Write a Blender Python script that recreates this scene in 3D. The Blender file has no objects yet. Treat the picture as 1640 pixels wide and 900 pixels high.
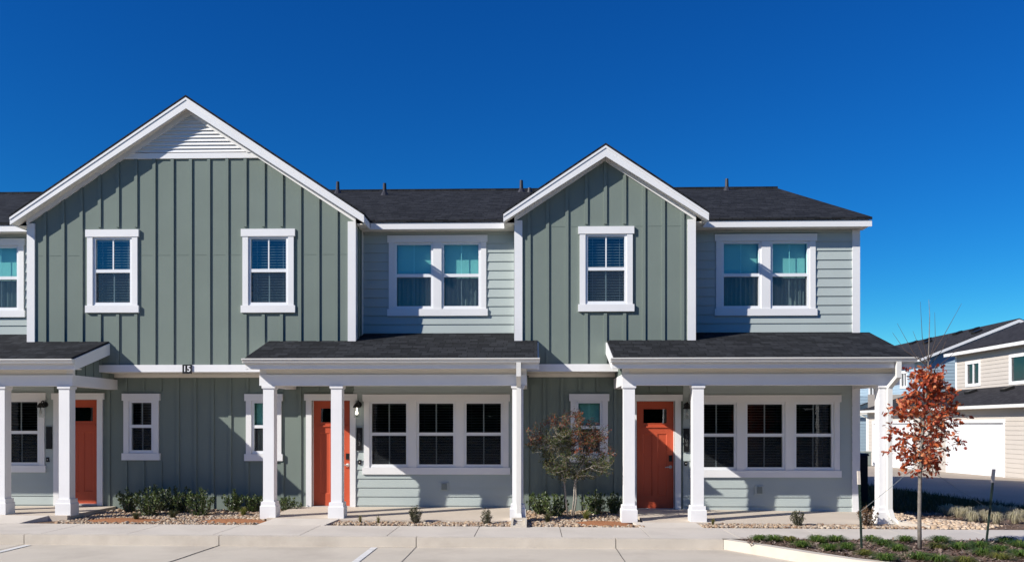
import bpy, math, random
import numpy as np
from mathutils import Vector, Matrix

R = math.radians
scene = bpy.context.scene
random.seed(7)
rng = np.random.default_rng(7)

# ------------------------------------------------------------------ camera
F, CX, HY, YAW = 1350.0, 820.0, 680.0, R(1.486)      # focal length and principal point of the 1640 px wide photo
DIST, EYE = 16.1, 1.625                              # camera to gable wall, eye height above the porch floor
cam_d = bpy.data.cameras.new("camera"); cam = bpy.data.objects.new("camera", cam_d)
scene.collection.objects.link(cam); scene.camera = cam
cam.location = (0, -DIST, EYE)
cam.rotation_euler = (R(90), 0, YAW)
cam_d.sensor_width = 36.0; cam_d.lens = F/1640*36.0
cam_d.shift_y = (HY-450)/1640.0
cam_d.clip_start = 0.1; cam_d.clip_end = 2000

# ------------------------------------------------------------------ world, sun, exposure
SUN_TRAVEL = Vector((1.8, 1.0, -1.26)).normalized()   # the light goes right, into the facade and down
to_sun = -SUN_TRAVEL
ELEV = math.asin(to_sun.z)
ROT = math.atan2(to_sun.x, to_sun.y)
w = bpy.data.worlds.new("World"); scene.world = w; w.use_nodes = True
nt = w.node_tree; nt.nodes.clear()
sky = nt.nodes.new('ShaderNodeTexSky'); sky.sky_type = 'NISHITA'; sky.sun_disc = False
sky.sun_elevation = ELEV; sky.sun_rotation = ROT
sky.altitude = 200; sky.air_density = 1.0; sky.dust_density = 0.0; sky.ozone_density = 3.0
# deep polarised blue: red and green are pulled down where blue dominates, whites stay white
def _m(op, a=None, b=None, va=None, vb=None):
    n = nt.nodes.new('ShaderNodeMath'); n.operation = op
    if a is not None: nt.links.new(a, n.inputs[0])
    if b is not None: nt.links.new(b, n.inputs[1])
    if va is not None: n.inputs[0].default_value = va
    if vb is not None: n.inputs[1].default_value = vb
    return n.outputs[0]
sepc = nt.nodes.new('ShaderNodeSeparateColor'); cmb = nt.nodes.new('ShaderNodeCombineColor')
nt.links.new(sky.outputs[0], sepc.inputs[0]); B_ = sepc.outputs[2]; Bs = _m('MAXIMUM', B_, vb=1e-4)
for k_, pw_ in ((0, 3.9), (1, 2.42)):
    ratio = _m('MINIMUM', _m('DIVIDE', sepc.outputs[k_], Bs), vb=1.0)
    nt.links.new(_m('MULTIPLY', _m('POWER', ratio, vb=pw_), B_), cmb.inputs[k_])
nt.links.new(B_, cmb.inputs[2])
bg = nt.nodes.new('ShaderNodeBackground'); bg.inputs['Strength'].default_value = 0.088
wo = nt.nodes.new('ShaderNodeOutputWorld')
nt.links.new(cmb.outputs[0], bg.inputs[0]); nt.links.new(bg.outputs[0], wo.inputs[0])
sun_d = bpy.data.lights.new("sun", 'SUN'); sun_d.energy = 5.0; sun_d.angle = R(0.53); sun_d.color = (1.0, 0.958, 0.885)
sun = bpy.data.objects.new("sun", sun_d); scene.collection.objects.link(sun)
sun.rotation_euler = SUN_TRAVEL.to_track_quat('-Z', 'Y').to_euler(); sun.location = (-30, -30, 30)
scene.view_settings.view_transform = 'Standard'; scene.view_settings.look = 'None'
scene.view_settings.gamma = 1.0; scene.view_settings.use_curve_mapping = False
scene.view_settings.exposure = 0.30
scene.cycles.use_denoising = True
scene.cycles.max_bounces = 8; scene.cycles.diffuse_bounces = 2; scene.cycles.transparent_max_bounces = 16

# ------------------------------------------------------------------ survey helpers: photo pixel on a plane of known depth -> metres
CT, ST = math.cos(YAW), math.sin(YAW)
def at(px, py, Y):
    a = (px-CX)/F
    t = (Y+DIST)/(CT+a*ST)
    return t*(-ST+a*CT), EYE + t*(HY-py)/F
def ax(px, Y): return at(px, 0, Y)[0]
def az(px, py, Y): return at(px, py, Y)[1]

# ------------------------------------------------------------------ mesh builder
class MB:
    def __init__(s): s.v = []; s.f = []
    def add(s, vs, fs):
        o = len(s.v); s.v += [tuple(v) for v in vs]; s.f += [tuple(i+o for i in f) for f in fs]; return s
    def quad(s, a, b, c, d): return s.add([a, b, c, d], [(0, 1, 2, 3)])
    def box(s, x0, x1, y0, y1, z0, z1):
        if x0 > x1: x0, x1 = x1, x0
        if y0 > y1: y0, y1 = y1, y0
        if z0 > z1: z0, z1 = z1, z0
        return s.add([(x0,y0,z0),(x1,y0,z0),(x1,y1,z0),(x0,y1,z0),(x0,y0,z1),(x1,y0,z1),(x1,y1,z1),(x0,y1,z1)],
                     [(0,3,2,1),(4,5,6,7),(0,1,5,4),(1,2,6,5),(2,3,7,6),(3,0,4,7)])
    def prism(s, poly, vec):
        n = len(poly); vec = Vector(vec); p = [Vector(q) for q in poly]
        return s.add(p+[q+vec for q in p], [tuple(range(n))[::-1], tuple(range(n, 2*n))] + [(i, (i+1) % n, n+(i+1) % n, n+i) for i in range(n)])
    def frustum(s, cx, cy, hx0, hy0, z0, hx1, hy1, z1):
        return s.add([(cx-hx0,cy-hy0,z0),(cx+hx0,cy-hy0,z0),(cx+hx0,cy+hy0,z0),(cx-hx0,cy+hy0,z0),
                      (cx-hx1,cy-hy1,z1),(cx+hx1,cy-hy1,z1),(cx+hx1,cy+hy1,z1),(cx-hx1,cy+hy1,z1)],
                     [(0,3,2,1),(4,5,6,7),(0,1,5,4),(1,2,6,5),(2,3,7,6),(3,0,4,7)])
    def tube(s, pts, rad, n=6, cap=True):
        pts = [Vector(p) for p in pts]; m = len(pts)
        if not hasattr(rad, '__len__'): rad = [rad]*m
        o = len(s.v); up = None
        for i, p in enumerate(pts):
            d = (pts[min(i+1, m-1)]-pts[max(i-1, 0)])
            d = d.normalized() if d.length > 1e-9 else Vector((0, 0, 1))
            if up is None: up = Vector((1, 0, 0)) if abs(d.x) < .8 else Vector((0, 1, 0))
            a = (up - d*up.dot(d)).normalized(); b = d.cross(a); up = a
            for k in range(n):
                t = 2*math.pi*k/n
                s.v.append(tuple(p + (a*math.cos(t)+b*math.sin(t))*rad[i]))
        for i in range(m-1):
            for k in range(n):
                s.f.append((o+i*n+k, o+i*n+(k+1) % n, o+(i+1)*n+(k+1) % n, o+(i+1)*n+k))
        if cap:
            s.f.append(tuple(o+k for k in range(n))[::-1]); s.f.append(tuple(o+(m-1)*n+k for k in range(n)))
        return s
    def lathe(s, c, prof, n=12):
        return s.tube([(c[0], c[1], c[2]+z) for r, z in prof], [r for r, z in prof], n)
    def build(s, name, mat, parent=None, smooth=False):
        me = bpy.data.meshes.new(name); me.from_pydata(s.v, [], s.f); me.validate()
        if smooth: me.shade_smooth()
        return link(name, me, mat, parent)

def link(name, me, mat, parent=None):
    o = bpy.data.objects.new(name, me); scene.collection.objects.link(o)
    if mat: me.materials.append(mat)
    if parent is not None:
        o.parent = parent; o.matrix_parent_inverse = Matrix.Translation(-Vector(world_loc(parent)))
    return o
def world_loc(o):
    return Vector(o.location) if o.parent is None else Vector((0, 0, 0))     # parts keep their mesh in world coordinates
def tag(o, label=None, cat=None, group=None, kind=None):
    if label: o['label'] = label
    if cat: o['category'] = cat
    if group: o['group'] = group
    if kind: o['kind'] = kind
    return o
def thing(name, label, cat, loc=(0, 0, 0), group=None):
    o = bpy.data.objects.new(name, None); scene.collection.objects.link(o); o.location = loc; o.empty_display_size = .2
    return tag(o, label, cat, group)
def copy_tree(o, parent=None):
    c = o.copy(); scene.collection.objects.link(c)
    if parent is not None: c.parent = parent
    for ch in list(o.children): copy_tree(ch, c)
    return c

# ------------------------------------------------------------------ materials
def mat(name, col, rough=.6, var=.06, scale=3.0, bump=0., bscale=60., spec=.3, stain=None):
    m = bpy.data.materials.new(name); m.use_nodes = True; n = m.node_tree; b = n.nodes['Principled BSDF']
    b.inputs['Roughness'].default_value = rough; b.inputs['Specular IOR Level'].default_value = spec
    tc = n.nodes.new('ShaderNodeTexCoord')
    no = n.nodes.new('ShaderNodeTexNoise'); no.inputs['Scale'].default_value = scale; no.inputs['Detail'].default_value = 6
    n.links.new(tc.outputs['Object'], no.inputs['Vector'])
    r = n.nodes.new('ShaderNodeValToRGB')
    c = Vector(col)
    r.color_ramp.elements[0].position = .3; r.color_ramp.elements[1].position = .7
    r.color_ramp.elements[0].color = (*(c*(1-var)), 1); r.color_ramp.elements[1].color = (*(c*(1+var)), 1)
    n.links.new(no.outputs['Fac'], r.inputs['Fac'])
    out = r.outputs['Color']
    if stain:
        col2, sscale, lo, hi, amt = stain
        s2 = n.nodes.new('ShaderNodeTexNoise'); s2.inputs['Scale'].default_value = sscale; s2.inputs['Detail'].default_value = 8; s2.inputs['Roughness'].default_value = .65
        n.links.new(tc.outputs['Object'], s2.inputs['Vector'])
        mr = n.nodes.new('ShaderNodeMapRange'); mr.inputs[1].default_value = lo; mr.inputs[2].default_value = hi; mr.inputs[4].default_value = amt
        n.links.new(s2.outputs['Fac'], mr.inputs[0])
        mx = n.nodes.new('ShaderNodeMix'); mx.data_type = 'RGBA'; mx.inputs['B'].default_value = (*col2, 1)
        n.links.new(mr.outputs[0], mx.inputs['Factor']); n.links.new(out, mx.inputs['A']); out = mx.outputs['Result']
    n.links.new(out, b.inputs['Base Color'])
    if bump:
        bn = n.nodes.new('ShaderNodeTexNoise'); bn.inputs['Scale'].default_value = bscale; bn.inputs['Detail'].default_value = 4
        n.links.new(tc.outputs['Object'], bn.inputs['Vector'])
        bp = n.nodes.new('ShaderNodeBump'); bp.inputs['Strength'].default_value = bump; bp.inputs['Distance'].default_value = .01
        n.links.new(bn.outputs['Fac'], bp.inputs['Height']); n.links.new(bp.outputs['Normal'], b.inputs['Normal'])
    return m

def shingle_mat(name, c1, c2, sx=.24, sz=.13):
    m = bpy.data.materials.new(name); m.use_nodes = True; n = m.node_tree; b = n.nodes['Principled BSDF']
    b.inputs['Roughness'].default_value = .95; b.inputs['Specular IOR Level'].default_value = .15
    tc = n.nodes.new('ShaderNodeTexCoord')
    geo = n.nodes.new('ShaderNodeNewGeometry')
    sep = n.nodes.new('ShaderNodeSeparateXYZ'); n.links.new(tc.outputs['Object'], sep.inputs[0])
    # along the courses: x on front-facing slopes, y on side-facing slopes (picked by the face normal)
    sn = n.nodes.new('ShaderNodeSeparateXYZ'); n.links.new(geo.outputs['Normal'], sn.inputs[0])
    ab = n.nodes.new('ShaderNodeMath'); ab.operation = 'ABSOLUTE'; n.links.new(sn.outputs[0], ab.inputs[0])
    gt = n.nodes.new('ShaderNodeMath'); gt.operation = 'GREATER_THAN'; gt.inputs[1].default_value = .2; n.links.new(ab.outputs[0], gt.inputs[0])
    mu = n.nodes.new('ShaderNodeMix'); mu.data_type = 'FLOAT'
    n.links.new(gt.outputs[0], mu.inputs['Factor']); n.links.new(sep.outputs[0], mu.inputs['A']); n.links.new(sep.outputs[1], mu.inputs['B'])
    zz = n.nodes.new('ShaderNodeMath'); zz.operation = 'MULTIPLY'; zz.inputs[1].default_value = 2.9
    n.links.new(sep.outputs[2], zz.inputs[0])
    cb = n.nodes.new('ShaderNodeCombineXYZ'); n.links.new(mu.outputs['Result'], cb.inputs[0]); n.links.new(zz.outputs[0], cb.inputs[1])
    br = n.nodes.new('ShaderNodeTexBrick'); br.inputs['Scale'].default_value = 1
    br.inputs['Brick Width'].default_value = sx; br.inputs['Row Height'].default_value = sz
    br.inputs['Mortar Size'].default_value = .008; br.inputs['Mortar Smooth'].default_value = .3; br.inputs['Bias'].default_value = -.1
    br.offset = .37; br.offset_frequency = 2; br.squash = .7; br.squash_frequency = 3
    br.inputs['Color1'].default_value = (*c1, 1); br.inputs['Color2'].default_value = (*c2, 1)
    br.inputs['Mortar'].default_value = (c1[0]*.4, c1[1]*.4, c1[2]*.4, 1)
    n.links.new(cb.outputs[0], br.inputs['Vector'])
    no = n.nodes.new('ShaderNodeTexNoise'); no.inputs['Scale'].default_value = 11; no.inputs['Detail'].default_value = 8; no.inputs['Roughness'].default_value = .75
    mp = n.nodes.new('ShaderNodeMapping'); mp.inputs['Scale'].default_value = (.55, 2.2, 1)
    n.links.new(cb.outputs[0], mp.inputs[0]); n.links.new(mp.outputs[0], no.inputs['Vector'])
    rr = n.nodes.new('ShaderNodeMapRange'); rr.inputs[1].default_value = .3; rr.inputs[2].default_value = .7; rr.inputs[3].default_value = .6; rr.inputs[4].default_value = 1.4
    n.links.new(no.outputs['Fac'], rr.inputs[0])
    mx = n.nodes.new('ShaderNodeMix'); mx.data_type = 'RGBA'; mx.blend_type = 'MULTIPLY'; mx.inputs['Factor'].default_value = 1
    n.links.new(br.outputs['Color'], mx.inputs['A']); n.links.new(rr.outputs[0], mx.inputs['B'])
    n.links.new(mx.outputs['Result'], b.inputs['Base Color'])
    bp = n.nodes.new('ShaderNodeBump'); bp.inputs['Strength'].default_value = .5; bp.inputs['Distance'].default_value = .015
    n.links.new(br.outputs['Color'], bp.inputs['Height']); n.links.new(bp.outputs['Normal'], b.inputs['Normal'])
    return m

def glass_mat(name, tint, refl=(.9, .95, 1.0), base=.06, rough=0.0):
    m = bpy.data.materials.new(name); m.use_nodes = True; n = m.node_tree; n.nodes.clear()
    o = n.nodes.new('ShaderNodeOutputMaterial'); t = n.nodes.new('ShaderNodeBsdfTransparent'); t.inputs[0].default_value = (*tint, 1)
    g = n.nodes.new('ShaderNodeBsdfGlossy'); g.inputs['Color'].default_value = (*refl, 1); g.inputs['Roughness'].default_value = rough
    # Schlick reflectance, the same from both sides of the pane
    lw = n.nodes.new('ShaderNodeLayerWeight'); lw.inputs['Blend'].default_value = .5
    pw = n.nodes.new('ShaderNodeMath'); pw.operation = 'POWER'; pw.inputs[1].default_value = 5.0; n.links.new(lw.outputs['Facing'], pw.inputs[0])
    ad = n.nodes.new('ShaderNodeMath'); ad.operation = 'MULTIPLY_ADD'; ad.inputs[1].default_value = .9; ad.inputs[2].default_value = base; ad.use_clamp = True
    n.links.new(pw.outputs[0], ad.inputs[0])
    # slight waviness of the pane
    tc = n.nodes.new('ShaderNodeTexCoord'); no = n.nodes.new('ShaderNodeTexNoise'); no.inputs['Scale'].default_value = 2.5
    n.links.new(tc.outputs['Object'], no.inputs['Vector'])
    bp = n.nodes.new('ShaderNodeBump'); bp.inputs['Strength'].default_value = .04; bp.inputs['Distance'].default_value = .05
    n.links.new(no.outputs['Fac'], bp.inputs['Height']); n.links.new(bp.outputs['Normal'], g.inputs['Normal'])
    mx = n.nodes.new('ShaderNodeMixShader'); n.links.new(ad.outputs[0], mx.inputs[0]); n.links.new(t.outputs[0], mx.inputs[1]); n.links.new(g.outputs[0], mx.inputs[2])
    n.links.new(mx.outputs[0], o.inputs[0])
    return m

def leaf_mat(name, cols, rough=.5, transl=.3, spec=.3):
    m = bpy.data.materials.new(name); m.use_nodes = True; n = m.node_tree; b = n.nodes['Principled BSDF']
    b.inputs['Roughness'].default_value = rough; b.inputs['Specular IOR Level'].default_value = spec
    g = n.nodes.new('ShaderNodeNewGeometry'); r = n.nodes.new('ShaderNodeValToRGB')
    e = r.color_ramp.elements
    while len(e) < len(cols): e.new(.5)
    for i, c in enumerate(cols): e[i].position = i/(len(cols)-1); e[i].color = (*c, 1)
    n.links.new(g.outputs['Random Per Island'], r.inputs['Fac']); n.links.new(r.outputs[0], b.inputs['Base Color'])
    if transl:
        t = n.nodes.new('ShaderNodeBsdfTranslucent'); n.links.new(r.outputs[0], t.inputs[0])
        mx = n.nodes.new('ShaderNodeMixShader'); mx.inputs[0].default_value = transl
        n.links.new(b.outputs[0], mx.inputs[1]); n.links.new(t.outputs[0], mx.inputs[2]); n.links.new(mx.outputs[0], n.nodes['Material Output'].inputs[0])
    return m

M = {}
M['green'] = mat('sage_board', (.198, .236, .208), .75, .04, 1.3, .15, 140, .04)
M['lap'] = mat('pale_green_lap', (.44, .492, .472), .7, .03, 1.2, .12, 140, .06)
M['white'] = mat('white_trim', (.80, .79, .78), .5, .02, 2.0)
M['frame'] = mat('white_vinyl', (.80, .81, .82), .35, .01, 2.0)
M['column'] = mat('white_column', (.80, .79, .78), .5, .02, 2.0, 0, 90, stain=((.55, .50, .44), 6.0, .62, .8, .35))
M['gutter'] = mat('cream_gutter', (.74, .72, .67), .35, .02, 2.0)
M['soffit'] = mat('white_soffit', (.86, .81, .72), .6, .02, 2.0)
M['roof'] = shingle_mat('charcoal_shingles', (.0145, .0155, .0178), (.036, .038, .043))
M['far_roof'] = shingle_mat('paler_shingles', (.026, .025, .028), (.050, .048, .052))  # paler shingle tone for the houses across the drive
M['door'] = mat('red_orange_door', (.52, .088, .038), .45, .03, 2.0)
M['black'] = mat('black_metal', (.012, .012, .012), .4, .1, 5)
M['nickel'] = mat('satin_nickel', (.55, .53, .50), .3, .03, 5, spec=.8)
M['lead'] = mat('dark_vent_pipe', (.035, .035, .045), .5, .1, 5)
M['room'] = mat('dark_interior', (.012, .013, .014), .9, .1, 2)
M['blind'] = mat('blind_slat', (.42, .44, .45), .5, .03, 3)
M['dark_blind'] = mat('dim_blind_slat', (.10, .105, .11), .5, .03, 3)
M['shade'] = mat('roller_shade', (.60, .64, .63), .7, .02, 3)
M['curtain'] = mat('pale_curtain', (.50, .55, .53), .8, .05, 3)
M['upper_glass'] = glass_mat('clear_glass', (.62, .72, .72), base=.13)
M['low_e'] = glass_mat('tinted_glass', (.50, .84, .80), base=.12)
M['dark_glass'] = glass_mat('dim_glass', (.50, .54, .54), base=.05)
def screen_mat():
    m = bpy.data.materials.new('insect_screen'); m.use_nodes = True; n = m.node_tree; n.nodes.clear()
    o = n.nodes.new('ShaderNodeOutputMaterial'); t = n.nodes.new('ShaderNodeBsdfTransparent'); d = n.nodes.new('ShaderNodeBsdfDiffuse')
    d.inputs[0].default_value = (.05, .055, .06, 1); mx = n.nodes.new('ShaderNodeMixShader'); mx.inputs[0].default_value = .36
    n.links.new(t.outputs[0], mx.inputs[1]); n.links.new(d.outputs[0], mx.inputs[2]); n.links.new(mx.outputs[0], o.inputs[0]); return m
M['screen'] = screen_mat()
M['walk'] = mat('pale_concrete', (.60, .545, .475), .85, .05, 1.5, .2, 90, stain=((.45, .40, .34), 1.1, .5, .75, .5))
M['slab'] = mat('porch_concrete', (.58, .50, .41), .85, .06, 1.5, .2, 90)
M['lot'] = mat('parking_concrete', (.57, .51, .42), .88, .06, .9, .25, 70, stain=((.40, .35, .285), .8, .48, .72, .6))
M['kerb'] = mat('kerb_concrete', (.59, .53, .445), .85, .08, 2.0, .25, 80, stain=((.46, .40, .33), 1.6, .5, .72, .6))
M['asphalt'] = mat('asphalt', (.045, .045, .047), .9, .2, 2, .4, 80)
M['joint'] = mat('joint_sealant', (.045, .042, .04), .8, .1, 3)
M['paint'] = mat('white_paint', (.72, .71, .68), .7, .06, 8, .1, 60, stain=((.42, .39, .35), 9.0, .55, .7, .7))
M['soil'] = mat('bed_soil', (.15, .095, .06), .95, .3, 14, .6, 60)
M['redsoil'] = mat('decomposed_granite', (.36, .155, .07), .95, .22, 30, .6, 140)
M['mulch'] = mat('brown_mulch', (.17, .115, .085), .95, .4, 22, .8, 50)
M['ground'] = mat('dry_ground', (.10, .085, .06), .95, .25, .6, .3, 8)
M['lawnsoil'] = mat('lawn_soil', (.055, .06, .03), .95, .3, 5, .5, 30)
M['drive'] = mat('driveway_concrete', (.40, .335, .265), .88, .06, .6, .2, 60)
M['beige'] = mat('beige_siding', (.53, .475, .415), .6, .03, 1.5)
M['blue'] = mat('blue_siding', (.36, .47, .55), .6, .03, 1.5)
M['bark'] = mat('oak_bark', (.20, .175, .15), .9, .25, 25, .5, 60)
M['pale_bark'] = mat('pale_bark', (.36, .32, .27), .85, .25, 25, .4, 60)
M['dark_twig'] = mat('dark_twig', (.085, .06, .05), .9, .2, 25)
M['twig'] = mat('grey_twig', (.30, .26, .22), .9, .2, 25)
M['stake'] = mat('dark_green_steel', (.028, .045, .034), .45, .2, 12)
M['tip'] = mat('weathered_white_tip', (.62, .55, .47), .6, .15, 20)
M['wire'] = mat('wire', (.22, .24, .23), .4, .1, 10)
M['oak_leaf'] = leaf_mat('red_oak_leaf', [(.12, .018, .012), (.30, .040, .016), (.50, .085, .025), (.60, .16, .045), (.34, .045, .02), (.66, .27, .12), (.20, .026, .014), (.46, .07, .022)], .5, .25)
M['crape_red'] = leaf_mat('rust_leaf', [(.13, .03, .018), (.32, .065, .028), (.44, .12, .05), (.20, .08, .03), (.22, .13, .035)], .55, .3)
M['crape_olive'] = leaf_mat('olive_leaf', [(.045, .07, .018), (.08, .115, .03), (.12, .15, .04), (.16, .09, .035), (.065, .095, .025), (.10, .135, .035)], .55, .3)
M['shrub'] = leaf_mat('glossy_green_leaf', [(.025, .045, .014), (.06, .095, .028), (.095, .14, .04), (.16, .19, .065)], .35, .2, .5)
M['boxwood'] = leaf_mat('boxwood_leaf', [(.035, .045, .02), (.06, .07, .028), (.09, .095, .04), (.10, .065, .035)], .5, .2)
M['brownleaf'] = leaf_mat('brown_leaf', [(.10, .05, .028), (.16, .085, .045), (.20, .12, .06), (.10, .075, .035)], .6, .2)
M['yellow_tuft'] = leaf_mat('yellowing_blade', [(.17, .155, .04), (.25, .21, .06), (.13, .14, .04)], .6, .3)
M['grass'] = leaf_mat('green_blade', [(.035, .085, .014), (.075, .15, .026), (.12, .20, .04), (.19, .22, .05)], .5, .3)
M['grass_yellow'] = leaf_mat('yellow_green_blade', [(.09, .12, .02), (.18, .19, .04), (.25, .23, .06), (.07, .11, .02)], .5, .3)
M['pale_grass'] = leaf_mat('straw_blade', [(.46, .40, .25), (.60, .54, .38), (.70, .64, .48), (.42, .40, .22)], .6, .45)
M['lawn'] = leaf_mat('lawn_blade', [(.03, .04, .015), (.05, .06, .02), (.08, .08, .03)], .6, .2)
M['stone'] = leaf_mat('river_stone', [(.20, .115, .07), (.36, .245, .155), (.46, .36, .25), (.30, .24, .19), (.55, .47, .37), (.25, .145, .09), (.40, .30, .21)], .8, 0)
M['pale_stone'] = leaf_mat('pale_limestone', [(.40, .28, .18), (.52, .40, .28), (.60, .48, .36), (.45, .32, .21)], .8, 0)
M['chip'] = leaf_mat('mulch_chip', [(.07, .042, .03), (.15, .095, .07), (.24, .17, .13), (.34, .27, .22), (.13, .07, .05)], .9, 0)
M['digit'] = mat('grey_digit', (.11, .115, .11), .4, .02, 5)
M['wdigit'] = mat('white_digit', (.80, .80, .80), .5, .02, 5)
M['bulb'] = bpy.data.materials.new('lit_bulb'); M['bulb'].use_nodes = True
_b = M['bulb'].node_tree.nodes['Principled BSDF']; _b.inputs['Emission Color'].default_value = (1, .9, .72, 1); _b.inputs['Emission Strength'].default_value = 3.0
M['bulb_off'] = mat('frosted_bulb', (.6, .58, .54), .4, .02, 5)
M['lamp_glass'] = glass_mat('lamp_glass', (.85, .87, .86), base=.08)
M['door_glass'] = glass_mat('door_glass', (.25, .33, .35), base=.12)
M['grey_box'] = mat('grey_green_box', (.20, .23, .21), .5, .05, 4)

# ================================================================== THE TOWNHOUSE ROW
house = thing('townhouse_row', 'two-storey sage green townhouse row with white trim, two front gables and orange red doors', 'townhouse', (0, 0, 0))
G, W, BF, GUT = 0.0, 0.65, -1.01, -1.38           # gable wall, main wall, porch beam and gutter planes
LEFT, RIGHT, BACK = -17.0, ax(1374, W), 12.9
EAVE_B, EAVE_T = 5.452, 5.618
PITCH_G, PITCH_M, PITCH_P = .662, .368, .317
RIDGE_Y = 6.75; RIDGE_Z = EAVE_T + (RIDGE_Y-.35)*PITCH_M

def seg_minus(a, b, cuts):
    out = [(a, b)]
    for c, d in cuts:
        nx = []
        for p, q in out:
            if d <= p or c >= q: nx.append((p, q)); continue
            if c > p: nx.append((p, c))
            if d < q: nx.append((d, q))
        out = nx
    return [(p, q) for p, q in out if q-p > 1e-4]

def panel(mb, x0, x1, z0, top, holes, tf, peak=None):
    """flat wall with rectangular holes; top is a number or a function of x"""
    tp = top if callable(top) else (lambda x: top)
    xs = sorted({x0, x1, *[min(max(h[0], x0), x1) for h in holes], *[min(max(h[1], x0), x1) for h in holes], *([peak] if peak is not None else [])})
    for a, b in zip(xs, xs[1:]):
        if b-a < 1e-5: continue
        m = .5*(a+b)
        cuts = [(h[2], h[3]) for h in holes if h[0] < m < h[1]]
        for p, q in seg_minus(z0, max(tp(a), tp(b)), cuts):
            qa, qb = (tp(a), tp(b)) if q >= max(tp(a), tp(b))-1e-6 else (q, q)
            mb.quad(tf(a, 0, p), tf(b, 0, p), tf(b, 0, qb), tf(a, 0, qa))

def battens(mb, xs, z0, top, holes, tf, wd=.060, th=.025):
    tp = top if callable(top) else (lambda x: top)
    for x in xs:
        a, b = x-wd/2, x+wd/2
        cuts = [(h[2]-.16, h[3]+.19) for h in holes if h[0]-.16 < x < h[1]+.16]
        for p, q in seg_minus(z0, min(tp(a), tp(b)), cuts):
            qa, qb = (tp(a), tp(b)) if q >= min(tp(a), tp(b))-1e-6 else (q, q)
            P = [tf(a, 0, p), tf(b, 0, p), tf(b, th, p), tf(a, th, p), tf(a, 0, qa), tf(b, 0, qb), tf(b, th, qb), tf(a, th, qa)]
            mb.add(P, [(0,3,2,1),(4,5,6,7),(0,1,5,4),(1,2,6,5),(2,3,7,6),(3,0,4,7)])

def lap(mb, x0, x1, z0, z1, holes, tf, ex=.178, zr=None, th=.021):
    """clapboard courses as real tapered boards"""
    z = zr if zr is not None else z0
    while z > z0: z -= ex
    cutz = sorted({h[2] for h in holes} | {h[3] for h in holes})
    while z < z1:
        a0, b0 = max(z, z0), min(z+ex, z1)
        if b0 > a0:
            zs = [a0] + [c for c in cutz if a0 < c < b0] + [b0]
            for p, q in zip(zs, zs[1:]):
                m = .5*(p+q); of = lambda t: th - (th-.003)*(t-z)/ex
                for u, v in seg_minus(x0, x1, [(h[0], h[1]) for h in holes if h[2] < m < h[3]]):
                    mb.quad(tf(u, of(p), p), tf(v, of(p), p), tf(v, of(q), q), tf(u, of(q), q))
                    if abs(p-z) < 1e-6: mb.quad(tf(u, 0, p), tf(v, 0, p), tf(v, th, p), tf(u, th, p))
        z += ex

tfG = lambda x, o, z: (x, G-o, z)
tfW = lambda x, o, z: (x, W-o, z)

# ------------------------------------------------------------------ window openings (photo survey -> metres)
def opening(Y, glasses, top, bot, rail):
    cx = .5*(glasses[0][0]+glasses[-1][1])
    gl = [(ax(a, Y), ax(b, Y)) for a, b in glasses]
    return dict(Y=Y, gl=gl, zt=az(cx, top, Y), zb=az(cx, bot, Y), zr=az(cx, rail, Y))
def hole(o): return (o['gl'][0][0]-.046, o['gl'][-1][1]+.046, o['zb']-.06, o['zt']+.042)

WIN = dict(
    a=opening(G, [(153.4, 208.6)], 383.6, 484.6, 434.3), b=opening(G, [(401.9, 458.3)], 382.6, 484.4, 433.4),
    c=opening(G, [(941.3, 1000)], 378.7, 482.5, 430.7),
    d=opening(W, [(635.4, 690.3), (711, 766.4)], 392, 490.3, 441.3), e=opening(W, [(1159, 1215), (1237, 1292.7)], 390.2, 489.8, 440.5),
    f=opening(W, [(-103, -48), (-27.5, 27.5)], 397.4, 492.8, 445.5),
    g=opening(W, [(210.9, 242.8)], 644.7, 720.6, 682.3), h=opening(W, [(406.9, 439)], 645.4, 721.8, 683), i=opening(W, [(926.3, 960.8)], 645.5, 723.5, 684),
    j=opening(W, [(595.6, 650.6), (671, 726), (747, 802.2)], 646, 743.3, 694.8),
    k=opening(W, [(1119.5, 1175.6), (1196.8, 1253), (1275, 1331.5)], 647.3, 747.9, 696.5),
    l=opening(W, [(-146, -91), (-70.5, -15.5), (5.2, 60.5)], 643.5, 740, 692))
DOOR = dict(
    mid=(ax(500.5, W), ax(560.1, W), az(530, 641.5, W), az(530, 811, W), 1),
    right=(ax(1020, W), ax(1080, W), az(1050, 642.5, W), az(1050, 815.0, W), 1),
    left=(ax(96.5, W), ax(155.5, W), az(130, 640, W), az(130, 807.3, W), -1))
holes_W = [hole(WIN[k]) for k in 'defghijkl'] + [(d[0], d[1], d[3]-.3, d[2]) for d in DOOR.values()]

# ------------------------------------------------------------------ ground heights
def interp(x, pts):
    if x <= pts[0][0]: return pts[0][1]
    for (a, u), (b, v) in zip(pts, pts[1:]):
        if x <= b: return u+(v-u)*(x-a)/(b-a)
    return pts[-1][1]
def wall_z(x): return interp(x, [(-17, .0), (-8, -.012), (-4, -.008), (0, -.018), (2.4, -.036), (6.4, -.085)])
def front_z(x): return interp(x, [(-17, .02), (-8, -.012), (-3.7, -.055), (0, -.085), (6.5, -.125)])       # slab level at the posts
def slab_z(x, y): t = (y-W)/(-1.13-W); return wall_z(x)*(1-t)+front_z(x)*t
def walk_z(x): return -.135-.0035*max(-20, min(x, 12))
WALK_B, WALK_F = -1.52, -3.0
def bed_z(x, y):
    t = (y-W)/(WALK_B-W)
    return (wall_z(x)-.075)*(1-t)+(walk_z(x)-.012)*t

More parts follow.
